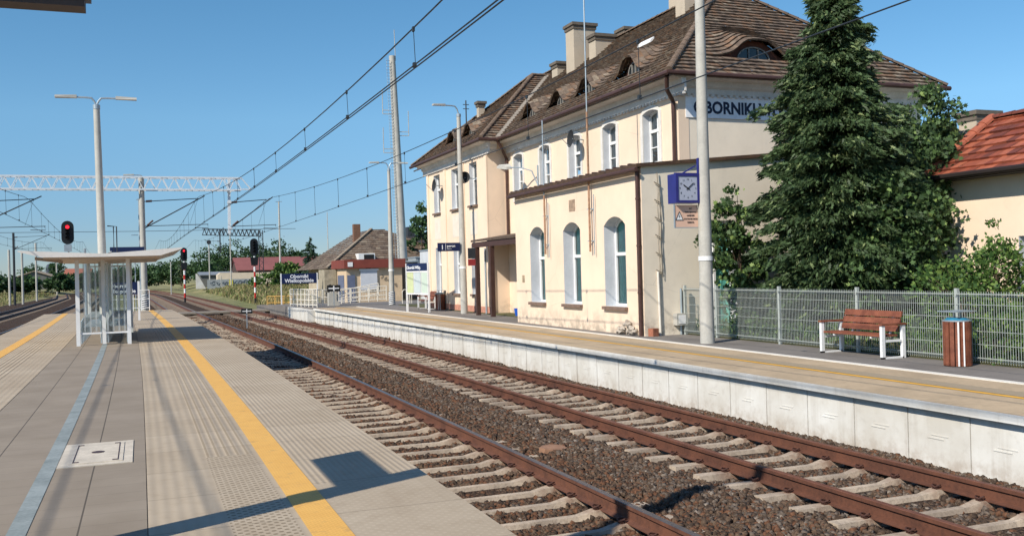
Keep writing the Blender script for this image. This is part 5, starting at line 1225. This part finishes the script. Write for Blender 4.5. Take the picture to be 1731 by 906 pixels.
t = thing('gable_wall', (10.1, 170, 0), 'white triangular gable wall at the left end of the graffiti fence', 'wall'); MB().prism([(8.6, 170, -.3), (10.2, 170, -.3), (9.6, 170, .9), (8.8, 170, 2.3), (8.6, 170, 2.3)], (0, .3, 0)).build('wall', MT['white_conc'], t)
# hipped tiled house behind the kiosk
h = thing('tiled_house', (19, 86, -.2), 'old house with a steep mossy brown tiled roof behind the kiosk', 'house')
MB().box((15.4, 80.6, -.5), (27, 95, 2.4)).build('wall', cw, h)
A = (14.4, 79.6, 2.05); B = (27.8, 79.6, 2.05); C_ = (19.3, 85.5, 5.75); D = (22.8, 85.5, 5.75)
htl = [tiles[0], tiles[1], tiles[2], tiles[4]]
tiled('roof', [(14.4, 79.6, 2.05), (28, 79.6, 2.05), (20.6, 84.5, 5.5), (19.4, 84.5, 5.5)], htl, h, .35, .4, lift=.05, probs=[.4, .3, .2, .1])
tiled('roof', [(14.4, 96, 2.05), (14.4, 79.6, 2.05), (19.4, 84.5, 5.5), (19.4, 92, 5.5)], htl, h, .35, .4, lift=.05, probs=[.3, .3, .3, .1])
MB().beam((14.4, 79.6, 2.15), (19.4, 84.5, 5.6), .25, .12).build('hip_tiles', tiles[4], h)
MB().box((17.7, 84, 4.4), (18.3, 84.6, 6.0)).build('chimney', M('old_brick', hexc('#7a5a48'), .9, .2, 6), h)
wd = MB().box((17.2, 79.9, 2.45), (18.6, 81.5, 3.3)); w_ = wd.build('dormer', MT['white'], h); MB().box((17.65, 79.87, 2.6), (18.5, 79.89, 3.2)).build('vent', MT['dark'], w_)
# brick house farther behind
bh = gable('brick_house', 24.5, 32, 98, 108, 0, 4.2, 5.6, 'X', M('red_brick', hexc('#9c5440'), .9, .2, 4), M('dark_roof', hexc('#3a3432'), .8, .1, 1), 'red brick house with a dark roof glimpsed beside the radio mast')
MB().box((27.5, 102, 5), (28.3, 103, 6.6)).build('chimney', MT['dark_steel'], bh)
# kiosk
kz = -.55
k_ = thing('kiosk', (15.2, 69, kz), 'flat roofed cream kiosk with a red fascia and a shuttered window', 'kiosk')
MB().box((13.55, 67.2, kz), (17.6, 71.5, 2.0)).build('wall', M('kiosk_cream', hexc('#cdb595'), .9, .12, 1.5), k_)
MB().box((13.35, 66.9, 1.98), (17.8, 71.8, 2.6)).build('fascia', M('fascia_red', hexc('#7c3c30'), .7, .12, 2), k_)
MB().box((14.55, 67.1, .42), (15.75, 67.19, 1.8)).build('shutter', M('shutter_white', hexc('#c8cbcf'), .5, .05, 5), k_)
MB().box((14.45, 67.05, 1.8), (15.85, 67.198, 1.92)).build('shutter_box', MT['white'], k_)
MB().box((13.5, 68.0, kz), (13.549, 70.2, 1.5)).build('door', M('door_blue', hexc('#636b80'), .6, .1, 3), k_)
MB().box((13.60, 67.12, kz + .1), (14.15, 67.18, 1.5)).build('door', bpy.data.materials['door_blue'], k_)
MB().box((13.6, 66.86, 2.1), (13.95, 66.89, 2.42)).box((14.5, 67.17, 1.92), (14.52, 67.198, 1.95)).build('sign', MT['white'], k_)
MB().box((14.95, 67.15, 1.93), (15.3, 67.19, 1.975)).build('sign', MT['navy'], k_)
m = MB(); random.seed(9); px_, pz_ = 16.0, 1.5
for j in range(5): m.tube([(16.1 + j * .25 + .09 * math.sin(a * 3), 67.17, 1.35 - j * .16 + .12 * math.cos(a * 2 + j)) for a in np.linspace(0, 3, 10)], .014, 4)
m.build('graffiti', MT['dark_steel'], k_)
kb = thing('side_hut', (12.7, 72, kz), 'small graffiti covered outbuilding left of the kiosk', 'hut'); MB().box((12.6, 70.6, kz), (13.5, 73, 1.95)).build('wall', M('hut_wall', hexc('#a59b85'), .9, .25, 3), kb); m = MB()
for j in range(4): m.tube([(12.7 + .25 * j + .12 * math.sin(a * 3 + j), 70.57, .3 + .3 * (j % 2) + .25 * math.cos(a * 2 + j)) for a in np.linspace(0, 4, 12)], .03, 4)
m.build('graffiti', MT['dark_steel'], kb)
for (x0, x1, y, z1, c, lab, mt_) in [(17.85, 19.3, 69, 2.35, 0, 'brown shed panel between kiosk and radio mast', 'brownish'), (20.0, 21.6, 72, 2.7, 0, 'long grey container behind the timetable board', 'grey'), (19.2, 20.9, 65, 3.1, 0, 'pale grey container corner touching the left wing', 'pale')]:
    t = thing('container', ((x0 + x1) / 2, y, -.3), lab, 'container', 'containers beside the kiosk'); mt2 = M('cont_' + mt_, hexc({'brownish': '#6f675c', 'grey': '#9aa0a2', 'pale': '#c4c8ca'}[mt_]), .7, .08, 2)
    m = MB(); m.box((x0, y, -.4), (x1, y + 3, z1))
    m.build('body', mt2, t); m = MB()
    for x in np.arange(x0 + .1, x1, .22): m.box((x, y - .04, -.3), (x + .1, y - .001, z1 - .1))
    m.build('ribs', mt2, t); MB().box((x0 - .05, y - .08, z1 + .001), (x1 + .05, y + 3.05, z1 + .1)).build('roof', MT['galv'], t)
# left side far buildings
gable('barn', -22.3, -14.9, 198, 212, .2, 2.3, 3.55, 'Y', greywall, M('tan_sheet', hexc('#a3927c'), .8, .1, .5), 'tan roofed barn beyond the meadow at far left')
gable('farm_house', -15.5, -10.5, 230, 240, .3, 3.0, 4.2, 'X', cw, M('orange_roof', hexc('#a0604a'), .8, .1, 1), 'distant house with an orange roof behind the barn')
gable('farm_house', -12.6, -9.8, 225, 233, .3, 2.2, 3.9, 'Y', M('yellow_render', hexc('#cbb98e'), .9, .1, 1), M('yellow_roof', hexc('#a98a70'), .8, .1, 1), 'small distant yellow house with a pointed gable')
t = thing('silo', (-28.6, 350, 0), 'rounded dark silo on the horizon at left', 'silo'); m = MB(); m.tube([(-28.6, 350, -1), (-28.6, 350, 6.2), (-28.6, 350, 7.0), (-28.6, 350, 7.4)], [.85, .85, .6, .15], 12); m.build('body', M('silo_grey', hexc('#48505c'), .8, .1, 1), t)
# red tiled house at the right
rh = thing('red_tiled_house', (20, 12, Z1), 'cream house with an orange red tiled roof behind the bushes at right', 'house')
HX = 18.05; HY = 17.45
wall_open(lambda u, z, d: (HX + d, u, z), 4, HY, Z1 - .1, 3.55, [(14.4, 15.52, .9, 2.05, 0)], .3, MT['cream'], MT['reveal'], rh)
window(lambda u, z, d: (HX + d, u, z), (14.4, 15.52, .9, 2.05, 0), .3, rh, curtain=None, mull=True)
MB().box((HX + .01, HY - .02, Z1), (21.9, HY, 3.5)).prism([(HX + .02, HY - .01, 3.49), (21.8, HY - .01, 3.49), (19.85, HY - .01, 4.85)], (0, .009, 0)).build('wall', MT['cream'], rh)
tiled('roof', [(17.5, 4, 3.48), (17.5, HY + .25, 3.48), (19.8, HY + .25, 5.0), (19.8, 4, 5.0)], redtiles, rh, .33, .24, lift=.05, jit=.006)
tiled('roof', [(22.1, HY + .25, 3.48), (22.1, 4, 3.48), (19.8, 4, 5.0), (19.8, HY + .25, 5.0)], redtiles, rh, .33, .5, lift=.05)
ridge_tiles('ridge_tiles', (19.8, 4, 5.03), (19.8, HY + .3, 5.03), redtiles[2], rh, r=.12)
ridge_tiles('verge_tiles', (17.5, HY + .25, 3.53), (19.8, HY + .25, 5.05), redtiles[3], rh, r=.14)
MB().tube([(17.52, 4, 3.5), (17.52, HY + .3, 3.5)], .07, 8).box((17.6, 4, 3.42), (HX, HY, 3.52)).build('gutter', M('gutter_black', hexc('#2c2523'), .5, .1, 5), rh)
an = thing('annex', (21, 20.5, Z1), 'pale flat roofed annex with a chimney behind the red tiled house', 'building')
MB().box((20.2, 18.3, Z1), (22.6, 22.2, 4.72)).build('wall', MT['white_conc'], an); MB().hexa([(19.6, 18.1, 4.74), (22.7, 18.1, 5.0), (22.7, 22.4, 5.0), (19.6, 22.4, 4.74), (19.6, 18.1, 4.84), (22.7, 18.1, 5.1), (22.7, 22.4, 5.1), (19.6, 22.4, 4.84)]).build('roof', M('felt_grey', hexc('#8a8a86'), .8, .15, 2), an)
chimney(21.35, 22.15, 19.6, 20.2, 4.9, 5.5, parent=an)

# ------------------------------------------------------------------ vegetation
def leafmat(name, c, c2, tr=.25):
    g = G(name); n = g.noise(1.3, 3, .6); n2 = g.noise(12, 2, .6); cc = g.mix(g.ramp(g.math('ADD', g.math('MULTIPLY', n, .6), g.math('MULTIPLY', n2, .4)), .38, .62), c, c2); g.base(cc); g.rough(.55); g.b.inputs['Specular IOR Level'].default_value = .3
    tl = g.n('ShaderNodeBsdfTranslucent'); g.l(cc, tl.inputs[0]); ms = g.n('ShaderNodeMixShader'); ms.inputs[0].default_value = tr; g.l(g.b.outputs[0], ms.inputs[1]); g.l(tl.outputs[0], ms.inputs[2]); g.l(ms.outputs[0], g.out.inputs[0]); return g.m
con_m = [leafmat('conifer_dark', hexc('#2e3f25'), hexc('#425433')), leafmat('conifer_mid', hexc('#465b3a'), hexc('#5a7048')), leafmat('conifer_olive', hexc('#76875a'), hexc('#8c9866'))]
map_m = [leafmat('maple_dark', hexc('#33482b'), hexc('#465c38')), leafmat('maple_mid', hexc('#4a6339'), hexc('#5f7a48')), leafmat('maple_light', hexc('#7a9350'), hexc('#93a862'))]
shr_m = [leafmat('shrub_mid', hexc('#3f5a2c'), hexc('#526d36')), leafmat('shrub_light', hexc('#5f7a3a'), hexc('#788f48')), leafmat('shrub_dark', hexc('#2f4a22'), hexc('#3f5c2c'))]
far_m = [leafmat('far_dark', hexc('#2d4427'), hexc('#3b5331')), leafmat('far_mid', hexc('#3b5631'), hexc('#4d683b'))]
bark = M('bark', hexc('#5a4a3c'), .95, .3, 10, bump=.6)
_rng = np.random.default_rng(3)
SHAPES = {
 'leaf': np.array([(0, -.5, 0), (.35, -.05, .06), (.22, .32, .03), (0, .55, 0), (-.22, .32, .03), (-.35, -.05, .06)], float),
 'maple': np.array([(0, -.5, 0), (.18, -.28, .02), (.5, -.2, .05), (.3, .02, .02), (.42, .3, .06), (.14, .22, .01), (0, .58, 0), (-.14, .22, .01), (-.42, .3, .06), (-.3, .02, .02), (-.5, -.2, .05), (-.18, -.28, .02)], float),
 'spray': np.array([(0, -.55, 0), (.1, -.3, .0), (.26, -.25, -.03), (.12, -.05, 0), (.24, .08, -.03), (.08, .2, 0), (0, .6, -.05), (-.08, .2, 0), (-.24, .08, -.03), (-.12, -.05, 0), (-.26, -.25, -.03), (-.1, -.3, 0)], float)}
def leaves(name, pts, dirs, sizes, mats, shape, parent, mi=None, aspect=1.0):
    "pts Nx3 positions, dirs Nx3 pointing along the leaf"
    S = SHAPES[shape]; n = len(pts); k = len(S)
    d = dirs / (np.linalg.norm(dirs, axis=1, keepdims=True) + 1e-9); r = _rng.normal(size=(n, 3)); r[:, 2] *= .6
    a = np.cross(d, r); a /= (np.linalg.norm(a, axis=1, keepdims=True) + 1e-9); b = np.cross(a, d)
    V = pts[:, None, :] + sizes[:, None, None] * (S[None, :, 0:1] * a[:, None, :] * aspect + S[None, :, 1:2] * d[:, None, :] + S[None, :, 2:3] * b[:, None, :])
    V = V.reshape(-1, 3) - np.array(wloc(parent)); F = np.arange(n * k, dtype=np.int32)
    me = bpy.data.meshes.new(name); me.vertices.add(n * k); me.vertices.foreach_set('co', V.ravel()); me.loops.add(n * k); me.loops.foreach_set('vertex_index', F); me.polygons.add(n); me.polygons.foreach_set('loop_start', np.arange(0, n * k, k, dtype=np.int32))
    for m_ in mats: me.materials.append(m_)
    if mi is None: mi = _rng.choice(len(mats), n)
    me.polygons.foreach_set('material_index', mi.astype(np.int32)); me.update(calc_edges=True)
    ob = bpy.data.objects.new(name, me); col.objects.link(ob); ob.parent = parent; return ob
def blob_tree(name, x, y, z0, parts, nleaf, size, mats, label, cat='tree', trunk=.15, group=None, shape='leaf', ncl=60, crad=.5, prob=None, limbs=True):
    "parts: ellipsoids (dx, dy, z, rx, ry, rz); leaves gathered in clumps through the volume"
    t = thing(name, (x, y, z0), label, cat, group); P = []; MI = []; top = max(p[2] for p in parts); clc = []
    vol = np.array([p[3] * p[4] * p[5] for p in parts]); vol = vol / vol.sum()
    for p, v in zip(parts, vol):
        nc = max(4, int(ncl * v)); c = _rng.normal(size=(nc, 3)); c /= np.linalg.norm(c, axis=1, keepdims=True); c *= (_rng.uniform(.35, 1, (nc, 1)) ** .45)
        c = c * np.array(p[3:6]) + np.array([x + p[0], y + p[1], p[2]]); clc += list(c)
        per = int(nleaf * v / nc) + 1
        for cc in c:
            cr = crad * _rng.uniform(.6, 1.3); q = _rng.normal(size=(per, 3)) * np.array([cr, cr, cr * .55]) * .6; q[:, 2] -= .25 * (q[:, 0] ** 2 + q[:, 1] ** 2) / cr
            P.append(cc + q); MI.append(_rng.choice(len(mats), per, p=_clp(mats, prob)))
    P = np.concatenate(P); MI = np.concatenate(MI); ok = P[:, 2] > z0 + .02; P = P[ok]; MI = MI[ok]
    D = P - np.array([x, y, z0 + (top - z0) * .4]); D = D / (np.linalg.norm(D, axis=1, keepdims=True) + 1e-6) + _rng.normal(size=P.shape) * .7; D[:, 2] -= .3
    leaves('crown', P, D, size * _rng.uniform(.6, 1.3, len(P)), mats, shape, t, MI)
    m = MB(); m.tube([(x, y, z0 - .3), (x + .05, y, z0 + (top - z0) * .5), (x, y, top)], [trunk, trunk * .7, trunk * .2], 8)
    if limbs:
        for cc in [clc[i] for i in _rng.choice(len(clc), min(len(clc), 22), replace=False)]:
            zb = z0 + (cc[2] - z0) * .45; m.tube([(x, y, zb), ((x + cc[0]) / 2, (y + cc[1]) / 2, (zb + cc[2]) / 2 + .1), tuple(cc)], [trunk * .35, trunk * .2, trunk * .06], 5)
    m.build('trunk', bark, t); return t
def _clp(mats, prob): return prob if prob is not None else [1 / len(mats)] * len(mats)
# tall conifer: drooping branches carrying sprays
def conifer(x, y, z0, z1, prof, n_br, label, mats, spray=.2, per=34, name='conifer'):
    t = thing(name, (x, y, z0), label, 'conifer'); P = []; D = []; MI = []; S = []; wood = MB()
    wood.tube([(x, y, z0 - .2), (x, y, z1 - .5)], [.17, .03], 8)
    ph = 0
    for k in range(n_br):
        f = (k + .5) / n_br; z = z0 + .15 + (z1 - z0 - .2) * f ** .92; ph += 2.39996
        R = float(np.interp(z, prof[0], prof[1])) * _rng.uniform(.55, 1.2) * (1 + .13 * math.sin(ph * 1 + z * 2.1) + .1 * math.sin(3 * ph + z * 4.7))
        if k % 11 == 3 and f < .85: R *= 1.12
        if f > .8 and k % 3 == 0: continue
        rise = .25 * (1 - f) * R + .15 + _rng.normal() * .08; ts = np.linspace(0, 1, 7); br = []
        for s in ts: rr = R * s; br.append((x + math.cos(ph) * rr, y + math.sin(ph) * rr, z + rise * s + .25 * s * R * f - .38 * R * s ** 2.2))
        wood.tube(br[:5], [.03, .025, .02, .012, .006], 4, cap=False)
        m_ = max(8, int(per * (R / 1.5 + .2))); br = np.array(br)
        s = _rng.uniform(.25, 1.0, m_) ** .75; idx = s * 6; i0 = np.minimum(idx.astype(int), 5); fr = (idx - i0)[:, None]; c = br[i0] * (1 - fr) + br[i0 + 1] * fr
        side = np.array([-math.sin(ph), math.cos(ph), 0]); out = np.array([math.cos(ph), math.sin(ph), 0]); w_ = _rng.normal(size=m_) * .15 * R * (1.05 - s * .75)
        c = c + side * w_[:, None] + np.array([0, 0, 1]) * (-.25 * np.abs(w_))[:, None] + _rng.normal(size=(m_, 3)) * .05
        d = out * 1.0 + side * (w_ * 1.8)[:, None] + np.array([0, 0, -.45]) + _rng.normal(size=(m_, 3)) * .42
        br_mat = _rng.choice(len(mats), m_, p=[.55, .37, .08]); P.append(c); D.append(d); MI.append(br_mat); S.append(spray * _rng.uniform(.65, 1.3, m_) * (1.1 if z < z1 - 1 else .75))
    leaves('crown', np.concatenate(P), np.concatenate(D), np.concatenate(S), mats, 'spray', t, np.concatenate(MI), aspect=.75)
    wood.build('trunk', bark, t); return t
conifer(15.5, 18.35, Z1, 8.75, ([0, 1, 2, 3.2, 4.6, 6, 7, 8, 8.8], [1.9, 2.0, 1.9, 1.8, 1.5, 1.12, .75, .45, .1]), 640, 'tall dark green drooping conifer standing behind the wire fence', con_m, spray=.15, per=190)
blob_tree('maple_tree', 16.9, 18.3, Z1, [(.1, -.3, 2.6, 1.5, 1.0, 1.5), (-.8, -1.0, 1.3, 1.4, .9, 1.3), (.6, -.1, 3.8, 1.35, .8, 1.0), (1.45, .1, 5.5, .3, .24, 1.0), (1.95, .0, 4.8, .35, .25, .75), (1.5, 0, 4.3, .7, .5, .7), (1.2, 0, 4.7, .6, .5, .5), (.1, 0, 4.8, .5, .4, .5), (.8, 0, 5.0, .25, .25, .5), (-.9, -1.3, 2.6, .9, .5, 1.0)], 44000, .12, map_m, 'leafy maple with pale top shoots crowding the conifer on its right', shape='maple', ncl=420, crad=.34, prob=[.6, .33, .07], trunk=.09)
blob_tree('sapling', 14.25, 20.6, Z1, [(0, 0, 1.6, .65, .5, .9), (-.25, 0, 2.6, .5, .4, .6), (.1, 0, .7, .55, .4, .5), (-.3, 0, 3.35, .22, .2, .45), (-.95, -.1, 2.2, .3, .2, .18), (-.8, 0, 1.75, .2, .2, .25)], 4200, .12, map_m, 'slender young tree against the grey wall just right of the clock post', shape='maple', ncl=110, crad=.2, prob=[.5, .35, .15], trunk=.03)
for i, (x, y, parts, lab) in enumerate([
    (15.0, 14.2, [(0, 0, .5, 1.0, 1.1, .8), (.6, .8, .9, .9, .9, .7)], 'rounded green bush behind the fence directly above the bench'),
    (15.6, 12.0, [(0, 0, .6, 1.1, 1.2, .9), (.4, -.5, 1.0, .8, .8, .6)], 'bright green bush behind the fence and litter bin'),
    (16.3, 14.6, [(0, 0, 1.0, .7, .8, 1.0), (.2, .2, 1.8, .3, .3, .7)], 'pale green bush with upright shoots in front of the cream house wall'),
    (16.4, 10.8, [(0, 0, .7, 1.1, 1.2, 1.0), (.2, 1.2, 1.2, .5, .6, .6)], 'green bush under the window of the red tiled house'),
    (13.9, 9.6, [(0, 0, .3, .5, 1.3, .6)], 'leafy shrub pushing against the fence at the right edge'),
    (13.8, 12.2, [(0, 0, .15, .4, 1.0, .5)], 'low leafy shrub against the fence behind the litter bin'),
    (13.6, 19.3, [(0, 0, 0.0, .3, .7, .35)], 'small green weeds at the foot of the fence beside the sapling')]):
    blob_tree('bush', x, y, Z1, parts, 3800 if i < 4 else 1500, .085, shr_m, lab, 'bush', trunk=.03, group='bushes behind the fence', ncl=90, crad=.26, prob=[.45, .35, .2])
t_ = None
# undergrowth as ground cover behind the fence
n = 9000; P = np.stack([_rng.uniform(13.2, 18, n), _rng.uniform(7, 21.3, n), _rng.uniform(-.15, .2, n)], 1); D = np.stack([_rng.normal(size=n) * .5, _rng.normal(size=n) * .5, np.ones(n)], 1)
e0 = bpy.data.objects.new('_', None)
gc = leaves('undergrowth', P, D, _rng.uniform(.06, .16, n), shr_m, 'leaf', e0, None, .6); gc.parent = None; gc['kind'] = 'stuff'; bpy.data.objects.remove(e0)
# climber on the right house wall
# distant trees
def ft(x, y, z0, h, r, label, mats=far_m, n=1800, size=.55, grp='distant trees'):
    parts = [(0, 0, z0 + h * .52, r, r, h * .46)]
    for k in range(4): a = _rng.uniform(0, 6.28); parts.append((math.cos(a) * r * .6, math.sin(a) * r * .6, z0 + h * _rng.uniform(.25, .8), r * .6, r * .6, h * .22))
    return blob_tree('tree', x, y, z0, parts, n, size, mats, label, 'tree', trunk=r * .08, group=grp, ncl=70, crad=r * .28, limbs=False)
D1 = [(6.5, 225, 4.6, 3.2, 'low bushy tree in front of the round tree right of the red signal'), (1.6, 235, 4.2, 3.0, 'bushy tree low behind the red signal post'), (19.5, 255, 8.5, 4, 'mid height tree between the two tall ones behind the gantry'), (32, 252, 8, 4, 'mid height tree behind the warehouse roof centre'), (45, 252, 7, 4, 'mid height tree just behind the spruce'), (16.5, 262, 9.5, 4.5, 'leafy tree left of the distant dark gantry'), (22.5, 258, 11.4, 4.5, 'tall tree directly behind the dark gantry beam'), (29, 262, 10.5, 4.5, 'broad tree right of the unlit signal head'), (35.5, 260, 11.0, 4.2, 'tall tree left of the spruce'), (41, 262, 8.5, 4, 'tree just right of the tall slim pole'), (48, 262, 7.5, 4, 'lower tree right of the spruce'), (55, 258, 8.5, 4.5, 'tree left of the very slim pole'), (62, 262, 9.0, 4.5, 'tree right of the very slim pole'), (69, 260, 7.5, 4.5, 'tree behind the roof slope of the tiled house'), (4.0, 262, 5.8, 3.5, 'low tree right behind the red post signal'), (9.5, 258, 6.6, 3.5, 'round tree right of the red signal'), (-1, 262, 5, 3.5, 'low tree behind the gantry post'), (13, 215, 5.2, 3, 'small tree above the grey shed')]
for x, y, h_, r, lab in D1: ft(x, y, .2, h_, r, lab)
for x, y, h_, r, lab in [(-15.5, 86, 4.2, 2.2, 'dark leafy tree at the far left edge of the picture'), (-21.5, 170, 3.2, 3.0, 'bush in front of the left part of the barn'), (-17.5, 172, 2.6, 2.2, 'bush in front of the barn gable'), (-13, 178, 2.9, 2.2, 'bush right of the barn'), (-10, 190, 3.2, 2.2, 'bush hidden behind the shelter glass'), (-6.5, 205, 3.6, 2.6, 'bushy tree behind the middle of the shelter'), (-25, 340, 9.0, 2.5, 'far tree on the horizon left of the silo'), (-31.5, 330, 7.5, 3.5, 'far tree on the horizon above the barn roof'), (-3.5, 240, 4.6, 3, 'low tree behind the right of the shelter')]:
    ft(x, y, -.8 if y < 100 else 0, h_, r, lab, size=.3 if y < 100 else .5, grp='trees on the left')
ft(23.2, 81.5, 0, 8.0, 1.4, 'dark leafy tree beside the left corner of the station', size=.28, n=2600)
blob_tree('bush', 20.8, 148, .5, [(0, 0, 2.2, 2.2, 2, 1.6)], 1500, .4, shr_m, 'grey green bush behind the navy name sign', 'bush', ncl=40, crad=.6, limbs=False)
blob_tree('bush', 25.5, 140, .5, [(0, 0, 2.2, 2.0, 2, 2.2)], 1500, .4, far_m, 'dark bush between the spruce and the kiosk', 'bush', ncl=40, crad=.6, limbs=False)
blob_tree('bush', 16.8, 140, .4, [(0, 0, 1.0, 2.6, 2, 1.2)], 1300, .35, shr_m, 'low green hedge right of the banded signal post', 'bush', ncl=40, crad=.5, limbs=False)
conifer(24.0, 146, .5, 7.2, ([0, 2, 4, 6, 7.2], [2.0, 1.9, 1.4, .7, .1]), 110, 'small blue green spruce rising behind the navy name sign', [leafmat('spruce_a', hexc('#3c5546'), hexc('#4d6757')), con_m[0], con_m[1]], spray=.5, per=16, name='spruce')
conifer(7.4, 200, .2, 7.0, ([0, 2, 4, 7], [1.3, 1.2, .9, .1]), 50, 'tiny pointed conifer near the red signal', con_m, spray=.5, per=10, name='spruce')
# grass
def grass(name, xa, xb, ya, yb, n, h, label, mats, zf):
    x = _rng.uniform(xa, xb, n); y = _rng.uniform(ya, yb, n); z = np.array([zf(a, b) for a, b in zip(x, y)]); s = h * _rng.uniform(.5, 1.4, n); P = np.stack([x, y, z + s * .4], 1)
    D = np.stack([_rng.normal(size=n) * .35, _rng.normal(size=n) * .35, np.ones(n)], 1); e0 = bpy.data.objects.new('_', None); o = leaves(name, P, D, s, mats, 'leaf', e0, None, .35); o.parent = None; o['kind'] = 'stuff'; o['label'] = label; bpy.data.objects.remove(e0)
gr = [leafmat('grass_green', hexc('#6c7543'), hexc('#7f8650')), leafmat('grass_dry', hexc('#a3956a'), hexc('#8d8158')), leafmat('grass_rust', hexc('#8a7458'), hexc('#77804a'))]
grass('grass', 9.8, 30, 76, 165, 14000, .55, 'dry tall grass beyond the crossing', gr, gz)
grass('grass', -40, -14.5, 70, 190, 14000, .45, 'meadow grass left of the tracks', gr, gz)
grass('grass', 9.2, 13, 58, 76, 900, .16, 'weeds around the approach', gr, lambda a, b: -.95)
grass('grass', 2.1, 2.6, 15, 60, 500, .08, 'weeds at the foot of the island platform', shr_m, lambda a, b: ZB)
